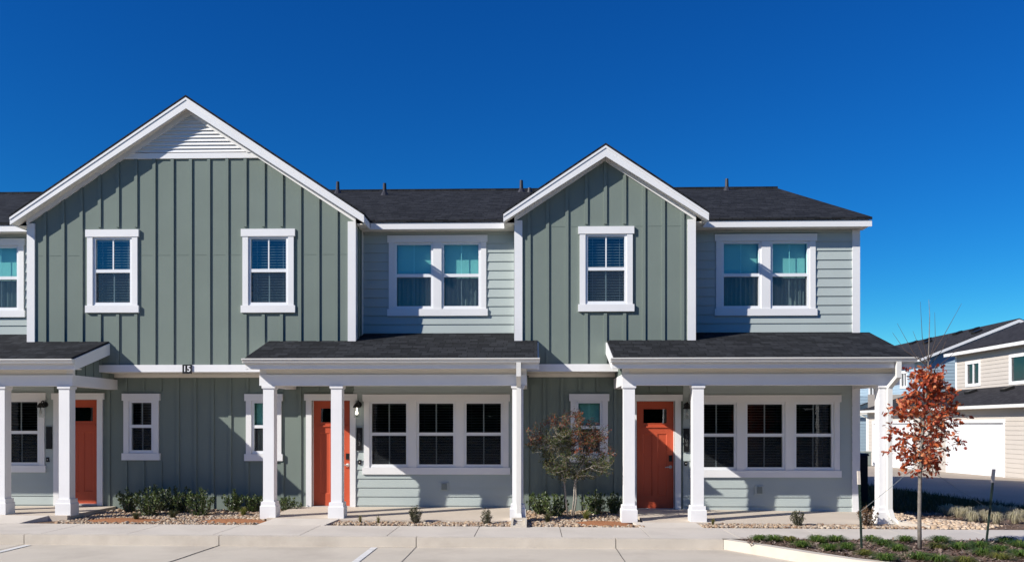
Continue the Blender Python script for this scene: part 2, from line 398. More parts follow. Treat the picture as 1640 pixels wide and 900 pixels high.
# ------------------------------------------------------------------ upper gable walls
def gable_top(cx, half, x): return EAVE_B-.02 + (half-abs(x-cx))*PITCH_G
LGX0, LGX1 = ax(45, G), ax(569.5, G); RGX0, RGX1 = ax(824.5, G), ax(1113.3, G)
OVG = .24; OVS = .21                                  # gable overhang to the front and the sides
BAND_T, BAND_B = az(800, 583.3, G), az(800, 594.6, G)
def upper_gable(x0, x1, bats, wins, seam_px, cap=None):
    cx, half = .5*(x0+x1), .5*(x1-x0)+OVS
    top = lambda x: EAVE_T-.09 + (half-abs(x-cx))*PITCH_G
    hs = [hole(WIN[k]) for k in wins]
    m = MB(); panel(m, x0, x1, BAND_B, top, hs, tfG, cx)
    battens(m, bats, BAND_T, (lambda x: top(x)-.02) if cap is None else (lambda x: min(top(x)-.02, cap)), hs, tfG)
    zs = az(820, seam_px, G)
    for u, v in seg_minus(x0+.14, x1-.14, [(h[0]-.16, h[1]+.16) for h in hs]): m.box(u, v, -.004, .0, zs-.006, zs+.002)
    # the two short return walls
    m.quad((x1, G, BAND_B), (x1, W+.1, BAND_B), (x1, W+.1, EAVE_T-.1), (x1, G, EAVE_T-.1))
    m.quad((x0, G, BAND_B), (x0, W+.1, BAND_B), (x0, W+.1, EAVE_T-.1), (x0, G, EAVE_T-.1))
    for xx, sg in ((x1, 1), (x0, -1)):
        for yy in (.2, .47): m.box(xx, xx+sg*.02, yy-.03, yy+.03, BAND_T, EAVE_T-.12)
    o = m.build('gable_wall', M['green'], house)
    for a, b, e in ((x0-.008, x0+.145, x0-.008), (x1-.145, x1+.008, x1-.003)):
        t = MB(); t.box(a, b, G-.030, G+.0, BAND_T+.003, EAVE_T-.1); t.box(e, e+.011, G, G+.13, BAND_T+.003, EAVE_T-.1); t.build('corner_board', M['white'], o)
    t = MB(); t.box(x1, x1+.02, W-.12, W, 3.2, EAVE_B-.003); t.build('corner_board', M['white'], o)
    t = MB(); t.box(x0-.02, x0, W-.12, W, 3.2, EAVE_B-.003); t.build('corner_board', M['white'], o)
    bd = MB(); bd.box(x0-.01, x1+.01, G-.035, G-.001, BAND_B-.004, BAND_T); bd.build('band_board', M['white'], o)
    sf = MB(); sf.box(x0, x1, G, W, BAND_B-.002, BAND_B+.02); sf.box(x0, x1, W-.03, W-.001, BAND_B-.075, BAND_B-.004); sf.build('soffit', M['soffit'], o)
    # frieze boards along the rake
    fz = MB(); d = .165
    for sg in (-1, 1):
        xe = cx+sg*(half-OVS+.008)
        P = [(cx, G-.042, top(cx)+.03), (xe, G-.042, top(xe)+.03), (xe, G-.042, top(xe)-d), (cx, G-.042, top(cx)-d)]
        fz.prism(P, (0, .040, 0))
    fz.build('frieze_board', M['white'], o)
    return o, cx, half, top
lb = [ax(75.2-2.6+k*29.13, G) for k in range(17)]
rb = [ax(p-3.2, G) for p in (850.5, 880, 911, 942, 972.6, 1003.4, 1034.2, 1065.4, 1096.3)]
gwL, cxL, halfL, topL = upper_gable(LGX0, LGX1, lb, 'ab', 405.5, az(300, 254.8, G)+.01)
gwR, cxR, halfR, topR = upper_gable(RGX0, RGX1, rb, 'c', 363.2)

# triangular louvre vent in the big gable
zv = az(300, 246, G); zb0 = az(300, 254.8, G)
v = MB(); hw = lambda z, c: max(0, (halfL - (z-(EAVE_T-.09))/PITCH_G) - c)
x_half = hw(zb0, .0); v.box(cxL-x_half+.02, cxL+x_half-.02, G-.034, G-.002, zb0, zv)
ztop = topL(cxL)-.165-.06
v.quad((cxL-hw(zv, .2), G-.004, zv), (cxL+hw(zv, .2), G-.004, zv), (cxL+.01, G-.004, ztop+.05), (cxL-.01, G-.004, ztop+.05))
nsl = 10
for k in range(nsl):
    z0 = zv+.012+k*(ztop-zv)/nsl; z1 = z0+(ztop-zv)/nsl*.96
    a = hw(z0, .29); b = hw(z1, .29)
    if a > .02: v.add([(cxL-a, G-.044, z0), (cxL+a, G-.044, z0), (cxL+b, G-.010, z1), (cxL-b, G-.010, z1), (cxL-a, G-.004, z0), (cxL+a, G-.004, z0)], [(0,1,2,3), (0,4,5,1)])
ev = MB()
for sg in (-1, 1):
    xa, xb = cxL+sg*hw(zv, .19), cxL
    P = [(xa, G-.05, zv), (xb, G-.05, zv+abs(xb-xa)*PITCH_G), (xb, G-.05, zv+abs(xb-xa)*PITCH_G-.075), (xa-sg*.115, G-.05, zv)]
    ev.prism(P, (0, .04, 0))
vent = v.build('gable_vent', M['white'], gwL); ev.build('vent_frame', M['white'], gwL)

# ------------------------------------------------------------------ main wall (recesses above, everything below)
LAPX = [(LEFT, ax(87, W)), (ax(566, W), ax(838.5, W)), (ax(1094, W), RIGHT)]         # ground floor clapboard spans
GRNX = [(ax(87, W), ax(566, W)), (ax(838.5, W), ax(1094, W))]                        # ground floor board-and-batten spans
UPX = [(LEFT, LGX0), (LGX1, RGX0), (RGX1, RIGHT)]
def gz(x): return wall_z(x)-.12
for a, b in GRNX:
    m = MB(); panel(m, a, b, gz(a)-.05, 2.75, holes_W, tfW)
    n = int((b-a)/.352); battens(m, [a+.06+k*.352 for k in range(n+1)], gz(a)-.05, 2.72, [h for h in holes_W], tfW)
    m.build('board_and_batten_wall', M['green'], house)
for a, b in LAPX:
    m = MB(); lap(m, a, b, gz(.5*(a+b))-.06, 2.75, holes_W, tfW, zr=.02); m.build('clapboard_wall', M['lap'], house)
for a, b in UPX:
    m = MB(); lap(m, a, b, 2.76, EAVE_B+.1, holes_W, tfW, zr=az(700, 534.5, W)+.01); m.build('clapboard_wall', M['lap'], house)
# outer end wall, back wall, left end wall
tfR = lambda u, o, z: (RIGHT+o, u, z); tfL = lambda u, o, z: (LEFT-o, u, z); tfB = lambda u, o, z: (u, BACK+o, z)
endtop = lambda y: EAVE_T-.05+(RIDGE_Y-.35-abs(y-RIDGE_Y))*PITCH_M
for tf in (tfR, tfL):
    m = MB(); lap(m, W, BACK, -.5, EAVE_B+.05, [], tf); panel(m, W, BACK, EAVE_B+.05, endtop, [], tf, RIDGE_Y); m.build('end_wall', M['lap'], house)
m = MB(); lap(m, LEFT, RIGHT, -.5, EAVE_B+.1, [], tfB); m.build('back_wall', M['lap'], house)
# corner boards of the main wall
t = MB(); t.box(RIGHT-.118, RIGHT+.03, W-.032, W-.001, gz(RIGHT)-.02, EAVE_B-.003); t.box(RIGHT+.018, RIGHT+.03, W-.001, W+.12, gz(RIGHT)-.3, EAVE_B-.003)
t.box(ax(1364, W)-.001, ax(1373.5, W), W-.034, W-.032, gz(RIGHT), 2.4)
t.build('corner_board', M['white'], house)
g = MB(); g.box(ax(839.5, W), ax(847, W), W-.03, W-.001, gz(0), 2.60); g.build('green_corner_board', M['green'], house)

# ------------------------------------------------------------------ roofs
def slab(mb, a, b, c, d, t=.05):
    """sloped sheet a,b (eave) c,d (ridge) with thickness straight down"""
    P = [Vector(p) for p in (a, b, c, d)]; mb.prism(P, (0, 0, -t)); return mb
RX0, RX1 = LEFT-.2, ax(1396.5, .35)
m = MB()
slab(m, (RX0, .33, EAVE_T+.012), (RX1, .33, EAVE_T+.012), (RX1, RIDGE_Y, RIDGE_Z+.012), (RX0, RIDGE_Y, RIDGE_Z+.012))
yb = 2*RIDGE_Y-.33
slab(m, (RX0, RIDGE_Y, RIDGE_Z+.012), (RX1, RIDGE_Y, RIDGE_Z+.012), (RX1, yb, EAVE_T+.012), (RX0, yb, EAVE_T+.012))
m.box(RX0, RX1, RIDGE_Y-.12, RIDGE_Y+.12, RIDGE_Z-.03, RIDGE_Z+.022)
main_roof = m.build('main_roof', M['roof'], house)
xs = [(RX0, cxL-halfL-.006), (cxL+halfL+.006, cxR-halfR-.006), (cxR+halfR+.006, RX1)]
for a, b in xs: fa = MB(); fa.box(a, b, .35, .375, EAVE_B, EAVE_T-.044); fa.build('fascia', M['white'], main_roof)
fa = MB(); fa.box(RX0, RX1, yb-.04, yb-.02, EAVE_B, EAVE_T-.044); fa.build('fascia', M['white'], main_roof)
for xx in (RX0, RX1-.025):
    fa = MB(); P = [(xx, .376, EAVE_B), (xx, .376, EAVE_T-.045), (xx, RIDGE_Y, RIDGE_Z-.045), (xx, RIDGE_Y, RIDGE_Z-.21)]
    fa.prism(P, (.025, 0, 0))
    P = [(xx, RIDGE_Y, RIDGE_Z-.21), (xx, RIDGE_Y, RIDGE_Z-.045), (xx, yb-.041, EAVE_T-.045), (xx, yb-.041, EAVE_B)]
    fa.prism(P, (.025, 0, 0)); fa.build('rake_board', M['white'], main_roof)
so = MB(); so.box(RX0+.03, RX1-.03, .376, W+.1, EAVE_B+.012, EAVE_B+.03); so.build('soffit', M['soffit'], main_roof)
for px, hpx in ((541, 300), (616, 309), (835, 300.5), (1164, 299)):
    Y = 6.2 if hpx < 305 else 5.6
    x = ax(px, Y); z = EAVE_T+(Y-.35)*PITCH_M
    p = MB(); p.lathe((x, Y, z-.05), [(.13, 0), (.10, .06), (.05, .15), (.042, .36)], 10); p.build('vent_pipe', M['lead'], main_roof)
    if px == 835:
        p = MB(); p.lathe((x+.22, Y-.1, z-.05), [(.07, 0), (.06, .05), (.045, .13)], 10); p.build('vent_pipe', M['lead'], main_roof)

def gable_roof(cx, half, name):
    ze = EAVE_T; zr = ze+half*PITCH_G; y0 = G-OVG; y1 = .35+(zr-EAVE_T)/PITCH_M+.15
    m = MB()
    for sg in (-1, 1):
        e = cx+sg*(half+.012)
        a, b = (e, y0-.014, ze+.012-.006), (e, y1, ze+.006); c, d = (cx, y1, zr+.014), (cx, y0-.014, zr+.014)
        m.prism([a, b, c, d] if sg > 0 else [a, d, c, b], (0, 0, -.04))
    r = m.build('gable_roof', M['roof'], house)
    bd = MB(); H = .205
    for sg in (-1, 1):
        e = cx+sg*half
        P = [(e, y0, ze-.036), (cx, y0, zr-.030), (cx, y0, zr-.030-H), (e, y0, EAVE_B-.01)]
        bd.prism(P, (0, .028, 0))
        # slim drip moulding on top
        P = [(e, y0-.012, ze-.036), (cx, y0-.012, zr-.030), (cx, y0-.012, zr-.075), (e, y0-.012, ze-.081)]
        bd.prism(P, (0, .011, 0))
        # side fascia returning to the main eave
        bd.box(e-.025 if sg > 0 else e, e if sg > 0 else e+.025, y0+.029, .349, EAVE_B, ze-.042)
    bd.build('bargeboard', M['white'], r)
    s = MB()
    for sg in (-1, 1):
        e = cx+sg*(half-.026)
        P = [(e, y0+.03, EAVE_B+.02), (cx, y0+.03, EAVE_B+.02+(half-.026)*PITCH_G), (cx, G, EAVE_B+.02+(half-.026)*PITCH_G), (e, G, EAVE_B+.02)]
        s.prism(P, (0, 0, .02))
        s.box(e, cx+sg*(half-OVS), G+.001, .349, EAVE_B+.012, EAVE_B+.03)
    s.build('soffit', M['soffit'], r)
    return r
gable_roof(cxL, halfL, 'l'); gable_roof(cxR, halfR, 'r')

# ------------------------------------------------------------------ windows
def window(o, kind, lower=False, muntin=True, wparent=house):
    Y = o['Y']; gl = o['gl']; zt, zb, zr = o['zt'], o['zb'], o['zr']
    x0, x1 = gl[0][0]-.046, gl[-1][1]+.046; fz0, fz1 = zb-.06, zt+.042
    cs = MB(); c = .108; pr = .036; yo, yi = Y-pr, Y+.01
    cs.box(x0-c, x0, yo, yi, fz0, fz1); cs.box(x1, x1+c, yo, yi, fz0, fz1)
    for (a, b), (p, q) in zip(gl, gl[1:]): cs.box(b+.046, p-.046, yo, yi, fz0, fz1)
    cs.box(x0-c-.028, x1+c+.028, yo-.012, yi, fz1+.0005, fz1+.14)
    cs.box(x0-c-.03, x1+c+.03, yo-.016, yi, fz0-.138, fz0-.0005)
    win = cs.build('window', M['white'], wparent)          # the casing carries the frame, panes and blind
    sashes = []
    for a, b in gl:
        fr = MB(); mu = MB(); pu = MB(); pl = MB(); sc = MB(); bl = MB(); rm = MB(); cu = MB(); sashes.append((fr, mu, pu, pl, sc, bl, rm, cu))
        f0, f1 = Y-.012, Y+.07
        fr.box(a-.0455, a, f0, f1, fz0+.0005, fz1-.0005); fr.box(b, b+.0455, f0, f1, fz0+.0005, fz1-.0005)
        fr.box(a, b, f0, f1, zt, fz1-.0005); fr.box(a, b, f0, f1, fz0+.0005, zb)
        fr.box(a, b, f0+.006, f1-.01, zr-.031, zr+.031)
        fr.box(a-.02, b+.02, f0-.006, f0, fz0+.002, fz0+.025)
        pu.quad((a, Y+.022, zr+.031), (b, Y+.022, zr+.031), (b, Y+.022, zt), (a, Y+.022, zt))
        pl.quad((a, Y+.045, zb), (b, Y+.045, zb), (b, Y+.045, zr-.031), (a, Y+.045, zr-.031))
        sc.quad((a, Y+.012, zb), (b, Y+.012, zb), (b, Y+.012, zr-.031), (a, Y+.012, zr-.031))
        if muntin:
            m_ = .5*(a+b); hm_ = .012 if kind == 'blind' else .007; mu.box(m_-hm_, m_+hm_, Y+(.026 if lower or kind != 'blind' else .010), Y+(.034 if lower or kind != 'blind' else .020), zr+.031, zt); mu.box(m_-hm_, m_+hm_, Y+.049, Y+.058, zb, zr-.031)
        if kind == 'blind':
            z = zt-.03
            while z > zb+.02:
                bl.add([(a+.008, Y+.086, z), (b-.008, Y+.086, z), (b-.008, Y+.130, z+.012), (a+.008, Y+.130, z+.012)], [(0, 1, 2, 3)])
                bl.add([(a+.008, Y+.086, z), (b-.008, Y+.086, z), (b-.008, Y+.086, z-.004), (a+.008, Y+.086, z-.004)], [(0, 1, 2, 3)])
                z -= .052
            bl.box(a+.004, b-.004, Y+.082, Y+.135, zt-.025, zt+.02)
            for s in (.14, .88):
                xx = a+(b-a)*s; bl.box(xx-.003, xx+.003, Y+.083, Y+.0845, zb, zt)
        elif kind == 'shade':
            bl.box(a+.006, b-.006, Y+.120, Y+.123, zr-.04 if not lower else zb, zt+.02)
        rm.add([(a-.04, Y+.071, fz0), (b+.04, Y+.071, fz0), (b+.04, Y+.071, fz1), (a-.04, Y+.071, fz1),
                (a-.04, Y+.6, fz0), (b+.04, Y+.6, fz0), (b+.04, Y+.6, fz1), (a-.04, Y+.6, fz1)],
               [(0,1,5,4),(1,2,6,5),(2,3,7,6),(3,0,4,7),(4,5,6,7)])
        if kind == 'shade':
            n = 40; xs = [a+.004+(b-a-.008)*k/n for k in range(n+1)]
            ys = [Y+.20+.022*math.sin(k*1.15+a*3)+.008*math.sin(k*2.7) for k in range(n+1)]
            for k in range(n): cu.quad((xs[k], ys[k], fz0+.005), (xs[k+1], ys[k+1], fz0+.005), (xs[k+1], ys[k+1], fz1-.005), (xs[k], ys[k], fz1-.005))
    for fr, mu, pu, pl, sc, bl, rm, cu in sashes:
        fr.build('window_frame', M['frame'], win)
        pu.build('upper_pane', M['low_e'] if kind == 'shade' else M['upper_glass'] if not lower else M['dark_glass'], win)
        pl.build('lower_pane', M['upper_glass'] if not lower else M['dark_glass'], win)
        sc.build('insect_screen', M['screen'], win)
        if mu.v: mu.build('glazing_bars', M['frame'], win)
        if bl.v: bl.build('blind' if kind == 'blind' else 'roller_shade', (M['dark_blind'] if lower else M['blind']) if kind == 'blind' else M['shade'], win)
        if cu.v: cu.build('curtain', M['curtain'], win)
        rm.build('room_interior', M['room'], win)
    return win
for k in 'abc': window(WIN[k], 'blind')
for k in 'def': window(WIN[k], 'shade')
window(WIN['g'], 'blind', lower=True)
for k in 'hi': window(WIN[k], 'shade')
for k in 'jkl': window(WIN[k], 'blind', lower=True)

# ------------------------------------------------------------------ doors
def front_door(x0, x1, zt, zb, side):
    wd = x1-x0; yf = W+.10
    lx0, lx1 = x0+wd*.17, x1-wd*.16; lz1, lz0 = zt-.135, zt-.445
    px = [x0+.13, .5*(x0+x1)-.05, .5*(x0+x1)+.05, x1-.13]; pz0, pz1 = zb+.25, lz0-.20
    s = MB(); holes = [(lx0, lx1, lz0, lz1), (px[0], px[1], pz0, pz1), (px[2], px[3], pz0, pz1)]
    panel(s, x0, x1, zb+.012, zt, holes, lambda x, o, z: (x, yf-o, z))
    for a, b, c, e in holes[1:]:
        i = .018; q = [(a, c), (b, c), (b, e), (a, e)]; r = [(a+i, c+i), (b-i, c+i), (b-i, e-i), (a+i, e-i)]
        for k in range(4):
            k2 = (k+1) % 4; s.quad((q[k][0], yf, q[k][1]), (q[k2][0], yf, q[k2][1]), (r[k2][0], yf+.014, r[k2][1]), (r[k][0], yf+.014, r[k][1]))
        s.quad(*[(u, yf+.014, w_) for u, w_ in r])
    s.box(x0+.08, x1-.08, yf-.022, yf, lz0-.075, lz0-.045)
    s.quad((x0, yf+.06, zb), (x1, yf+.06, zb), (x1, yf+.06, lz0-.02), (x0, yf+.06, lz0-.02))
    d = s.build('front_door', M['door'], house)
    fr = MB(); e = .016
    fr.box(lx0, lx0+e, yf-.006, yf+.02, lz0, lz1); fr.box(lx1-e, lx1, yf-.006, yf+.02, lz0, lz1)
    fr.box(lx0+e, lx1-e, yf-.006, yf+.02, lz0, lz0+e); fr.box(lx0+e, lx1-e, yf-.006, yf+.02, lz1-e, lz1)
    fr.build('lite_frame', M['door'], d)
    gl = MB(); gl.quad((lx0+e, yf+.012, lz0+e), (lx1-e, yf+.012, lz0+e), (lx1-e, yf+.012, lz1-e), (lx0+e, yf+.012, lz1-e)); gl.build('door_lite', M['door_glass'], d)
    rm = MB(); rm.add([(lx0, yf+.02, lz0), (lx1, yf+.02, lz0), (lx1, yf+.02, lz1), (lx0, yf+.02, lz1), (lx0, yf+.5, lz0), (lx1, yf+.5, lz0), (lx1, yf+.5, lz1), (lx0, yf+.5, lz1)],
                      [(0,1,5,4),(1,2,6,5),(2,3,7,6),(3,0,4,7),(4,5,6,7)]); rm.build('room_interior', M['room'], d)
    # trim
    t = MB(); c = .112; zh = zt+.004
    t.box(x0-c-.012, x0-.012, W-.036, W+.01, zb-.02, zh); t.box(x1+.012, x1+c+.012, W-.036, W+.01, zb-.02, zh)
    t.box(x0-.012, x0, W+.002, W+.16, zb-.02, zh); t.box(x1, x1+.012, W+.002, W+.16, zb-.02, zh)
    t.box(x0-.012, x1+.012, W+.002, W+.16, zt+.001, zh+.02); t.box(x0-c-.045, x1+c+.045, W-.05, W+.0, zh+.0205-.02, zh+.128); t.build('door_trim', M['white'], d)
    th = MB(); th.box(x0, x1, W-.03, W+.16, zb-.02, zb+.011); th.build('threshold', M['nickel'], d)
    xk = x1-.062 if side > 0 else x0+.062
    kp = MB(); kp.box(xk-.032, xk+.032, yf-.022, yf-.001, zb+.86+.08, zb+.86+.20); kp.build('keypad_lock', M['black'], d)
    h = MB(); zh2 = zb+.83
    h.tube([(xk, yf-.001, zh2), (xk, yf-.012, zh2)], .034, 14); h.tube([(xk, yf-.012, zh2), (xk, yf-.05, zh2)], .011, 8)
    h.tube([(xk+.008*side, yf-.05, zh2), (xk-.06*side, yf-.055, zh2+.002), (xk-.115*side, yf-.05, zh2-.006)], [.011, .010, .008], 8); h.build('handle', M['nickel'], d, True)
    return d
for d in DOOR.values(): front_door(*d)

# ------------------------------------------------------------------ porches
BT, BB = az(700, 599.3, BF), az(700, 617.0, BF)
GT = az(700, 573.2, GUT); GB = GT-.083
def porch(x0, x1, bx0, bx1, posts, ends=(True, True), gx0=None, gx1=None):
    pz = lambda y: GT+.005+(y-GUT)*PITCH_P
    m = MB(); slab(m, (x0, GUT+.02, pz(GUT+.02)), (x1, GUT+.02, pz(GUT+.02)), (x1, W-.002, pz(W)), (x0, W-.002, pz(W)), .035)
    roof = m.build('porch_roof', M['roof'], house)
    g = MB(); gx0 = x0-.055 if gx0 is None else gx0; gx1 = x1+.04 if gx1 is None else gx1
    prof = [(GUT+.115, GT), (GUT+.115, GB), (GUT+.042, GB), (GUT+.040, GB+.012), (GUT+.028, GB+.018), (GUT+.028, GB+.034), (GUT+.006, GB+.050), (GUT+.010, GT-.024), (GUT-.006, GT-.018), (GUT-.006, GT)]
    P = [(gx0, y, z) for y, z in prof] ; g.prism(P, (gx1-gx0, 0, 0)); g.build('gutter', M['gutter'], roof)
    fb = MB(); fy = GUT+.118
    fb.box(x0, x1, fy, fy+.025, GB-.095, pz(fy)-.042); fb.build('fascia', M['white'], roof)
    # rake boards on the ends
    for xx, sg, en in ((x0, -1, ends[0]), (x1, 1, ends[1])):
        if not en: continue
        a = xx-.026 if sg < 0 else xx+.001
        P = [(a, fy, pz(fy)-.038), (a, fy, GB-.10), (a, fy+.06, GB-.10), (a, G-.001, pz(0)-.26), (a, G-.001, pz(0)-.038)]
        rk = MB(); rk.prism(P if sg > 0 else P[::-1], (.025, 0, 0)); rk.build('rake_board', M['white'], roof)
    s = MB(); s.box(x0+.001, x1-.001, fy+.026, BF+.035, GB-.085, GB-.07); s.box(bx0+.2, bx1-.2, BF+.2, W, BT-.02, BT+.0); s.build('porch_ceiling', M['soffit'], roof)
    # infill between the beam and the roof
    inf = MB(); iz = GB-.071
    inf.box(bx0+.12, bx1-.12, BF+.03, BF+.06, BT+.001, iz); inf.build('frieze_panel', M['soffit'], roof)
    eb = MB(); eb.box(bx0, bx0+.12, BF+.026, BF+.085, BT+.001, iz); eb.box(bx1-.12, bx1, BF+.026, BF+.085, BT+.001, iz); eb.build('frieze_end_board', M['white'], roof)
    for xx, sg, en in ((bx0+.02, -1, ends[0]), (bx1-.02, 1, ends[1])):
        if not en: continue
        gi = MB(); y0 = BF+.09; tf = lambda u, o, z, xx=xx, sg=sg: (xx+sg*o, u, z)
        tp = lambda y: pz(y)-.12
        panel(gi, y0, G+W-.1, BT+.001, tp, [], tf); battens(gi, [y0+.1+k*.3 for k in range(5)], BT+.001, lambda y: tp(y), [], tf, .05, .018)
        gi.build('porch_gable_infill', M['green'], roof)
    bm = MB(); bm.box(bx0, bx1, BF, BF+.2, BB, BT); bm.box(bx0, bx0+.2, BF+.2, W, BB, BT); bm.box(bx1-.2, bx1, BF+.2, W, BB, BT)
    bm.build('porch_beam', M['white'], house)
    for px in posts:
        x = ax(px, BF); z0 = front_z(x); cy = BF+.105
        c = MB(); c.box(x-.098, x+.098, cy-.098, cy+.098, z0+.24, BB-.05); col = c.build('porch_column', M['column'], house)
        k = MB(); k.frustum(x, cy, .106, .106, BB-.062, .112, .112, BB-.048); k.box(x-.119, x+.119, cy-.119, cy+.119, BB-.0475, BB-.001); k.build('capital', M['column'], col)
        b = MB(); b.frustum(x, cy, .142, .142, z0-.02, .142, .142, z0+.205); b.frustum(x, cy, .130, .130, z0+.206, .126, .126, z0+.285); b.frustum(x, cy, .142, .142, z0+.205, .131, .131, z0+.2155); b.build('column_base', M['column'], col)
    return roof
px_l1 = ax(176.5, G); px_m0, px_m1 = ax(430.8, G), ax(861, GUT); px_r0, px_r1 = ax(972.3, G), ax(1467, GUT)
porch(-15.2, px_l1-.03, -14.8, ax(116, BF), [-160, -1.5, 102.3], (True, True))
prM = porch(px_m0, px_m1, ax(415.3, BF), ax(843.3, BF), [429.7, 538.5, 829.2])
prR = porch(px_r0, px_r1, ax(997, BF), ax(1441, BF), [1008, 1118.5, 1417.3])

# downspouts
def downspout(pts, parent, outlet):
    d = MB()
    for k in range(len(pts)-1):
        a, b = Vector(pts[k]), Vector(pts[k+1]); e = (b-a).normalized()*.0
        w_, dp = .04, .032
        s = Vector((1, 0, 0)); f = (b-a).normalized().cross(s).normalized()
        q = [s*w_+f*dp, -s*w_+f*dp, -s*w_-f*dp, s*w_-f*dp]
        a2 = a-(b-a).normalized()*.02 if k else a; b2 = b+(b-a).normalized()*.02
        d.add([a2+v_ for v_ in q]+[b2+v_ for v_ in q], [(0,1,5,4),(1,2,6,5),(2,3,7,6),(3,0,4,7),(0,3,2,1),(4,5,6,7)])
    o = d.build('downspout', M['gutter'], parent); return o
xm = ax(830.5, GUT+.05); zf = front_z(xm)
yp = BF-.045
o = downspout([(xm, GUT+.06, GB+.01), (xm, GUT+.06, BB+.16), (xm, yp, BB-.02), (xm, yp, zf+.12), (xm+.02, yp-.10, zf+.01)], prM, None)
xr = ax(1439.5, GUT+.05); xr2 = ax(1424.5, BF-.04); zf2 = front_z(xr2)
o = downspout([(xr, GUT+.06, GB+.01), (xr, GUT+.07, BB+.13), (xr2, yp, BB-.04), (xr2, yp, zf2+.26), (xr2+.03, yp-.05, zf2+.1), (xr2+.12, yp-.11, zf2+.0)], prR, None)

# small fittings fixed to the wall
def fitting(name, px0, px1, py0, py1, m_, out=.04, extra=None):
    x0, x1 = ax(px0, W), ax(px1, W); z1, z0 = az(px0, py0, W), az(px0, py1, W)
    b = MB(); b.box(x0, x1, W-out, W-.001, z0, z1); o = b.build(name, m_, house); return o, x0, x1, z0, z1
for px0, px1, py0, py1 in ((703.5, 719, 772, 785.5), (1208, 1223, 777, 791.5)):
    o, x0, x1, z0, z1 = fitting('outlet_box', px0, px1, py0, py1, M['lap'], .03)
    c = MB(); c.box(x0+.05, x1-.04, W-.055, W-.031, z0+.025, z1-.025); c.build('outlet_cover', M['grey_box'], o)
for px, py in ((576.5, 739.5), (1098, 741.5), (77.5, 735.5)):
    o, x0, x1, z0, z1 = fitting('doorbell', px-2.2, px+2.2, py-3.6, py+3.6, M['black'], .036)
    c = MB(); c.tube([(.5*(x0+x1), W-.036, .5*(z0+z1)), (.5*(x0+x1), W-.042, .5*(z0+z1))], .011, 10); c.build('bell_button', M['nickel'], o)

# ================================================================== SIGNS AND LAMPS (hung on the wall)
def digits(name, txt, h, loc, m_, parent, bold=.0):
    cu = bpy.data.curves.new('txt', 'FONT'); cu.body = txt; cu.align_x = 'CENTER'; cu.align_y = 'CENTER'; cu.size = h*1.42; cu.extrude = .002; cu.offset = bold
    tmp = bpy.data.objects.new('txt', cu); scene.collection.objects.link(tmp); bpy.context.view_layer.update()
    me = bpy.data.meshes.new_from_object(tmp.evaluated_get(bpy.context.evaluated_depsgraph_get())); bpy.data.objects.remove(tmp)
    for p in me.vertices: p.co = Vector((p.co.x+loc[0], -p.co.z+loc[1], p.co.y+loc[2]))
    me.materials.clear(); return link(name, me, m_, parent)
x0, x1 = ax(294.2, G), ax(308.4, G); z1, z0 = az(300, 584, G), az(300, 598.4, G)
sg = thing('house_number_sign', 'small black square sign with white 15 on the white band of the big gable', 'sign', (.5*(x0+x1), G-.04, z0))
b = MB(); b.box(x0, x1, G-.062, G-.0355, z0, z1); b.build('sign_plate', M['black'], sg)
digits('numerals', '15', .112, (.5*(x0+x1), G-.064, .5*(z0+z1)), M['wdigit'], sg, .002)
def plaque(px0, px1, py0, py1, txt, label):
    x0, x1 = ax(px0, W), ax(px1, W); z1, z0 = az(px0, py0, W), az(px0, py1, W)
    p = thing('unit_number_plaque', label, 'sign', (.5*(x0+x1), W-.02, z0), 'unit number plaques beside the doors')
    b = MB(); b.box(x0, x1, W-.045, W-.018, z0, z1); b.build('plaque_plate', M['black'], p)
    zz = z0+(z1-z0)*np.array([.66, .48, .29])
    for c, z in zip(txt, zz): digits('numeral', c, .072, (.5*(x0+x1), W-.047, z), M['digit'], p, .001)
plaque(571.9, 580.6, 684.5, 720.8, '503', 'tall black plaque reading 503 right of the middle orange door')
plaque(1094.4, 1103.3, 686, 723, '504', 'tall black plaque reading 504 right of the rightmost orange door')
plaque(75.6, 84.2, 683, 718.5, '', 'tall black blank-looking plaque left of the leftmost orange door')
def lantern(px, py, lit, label):
    x = ax(px, W); z = az(px, py, W)
    l = thing('wall_lantern', label, 'lamp', (x, W-.02, z-.12), 'wall lanterns beside the doors')
    b = MB(); b.tube([(x, W-.018, z-.02), (x, W-.045, z-.02)], .06, 14); b.tube([(x, W-.04, z-.0), (x, W-.10, z+.055), (x, W-.15, z+.035), (x-.01, W-.16, z-.03)], .011, 8); b.build('bracket', M['black'], l)
    x2 = x-.02; y2 = W-.15
    s = MB(); s.lathe((x2, y2, z-.085), [(.075, 0), (.078, .012), (.06, .04), (.032, .085), (.012, .098)], 16); s.build('lamp_shade', M['black'], l, True)
    g = MB(); g.tube([(x2, y2, z-.085), (x2, y2, z-.28)], .058, 16, False); g.build('glass_cylinder', M['lamp_glass'], l, True)
    bu = MB(); bu.lathe((x2, y2, z-.225), [(.006, 0), (.026, .012), (.031, .034), (.022, .062), (.013, .085), (.013, .14)], 12); bu.build('bulb', M['bulb'] if lit else M['bulb_off'], l, True)
lantern(575.5, 646, True, 'black wall lantern with its bulb lit, right of the middle orange door')
lantern(1099.5, 648, False, 'black wall lantern with unlit bulb, right of the rightmost orange door')
lantern(73.5, 646, False, 'black wall lantern left of the leftmost orange door')

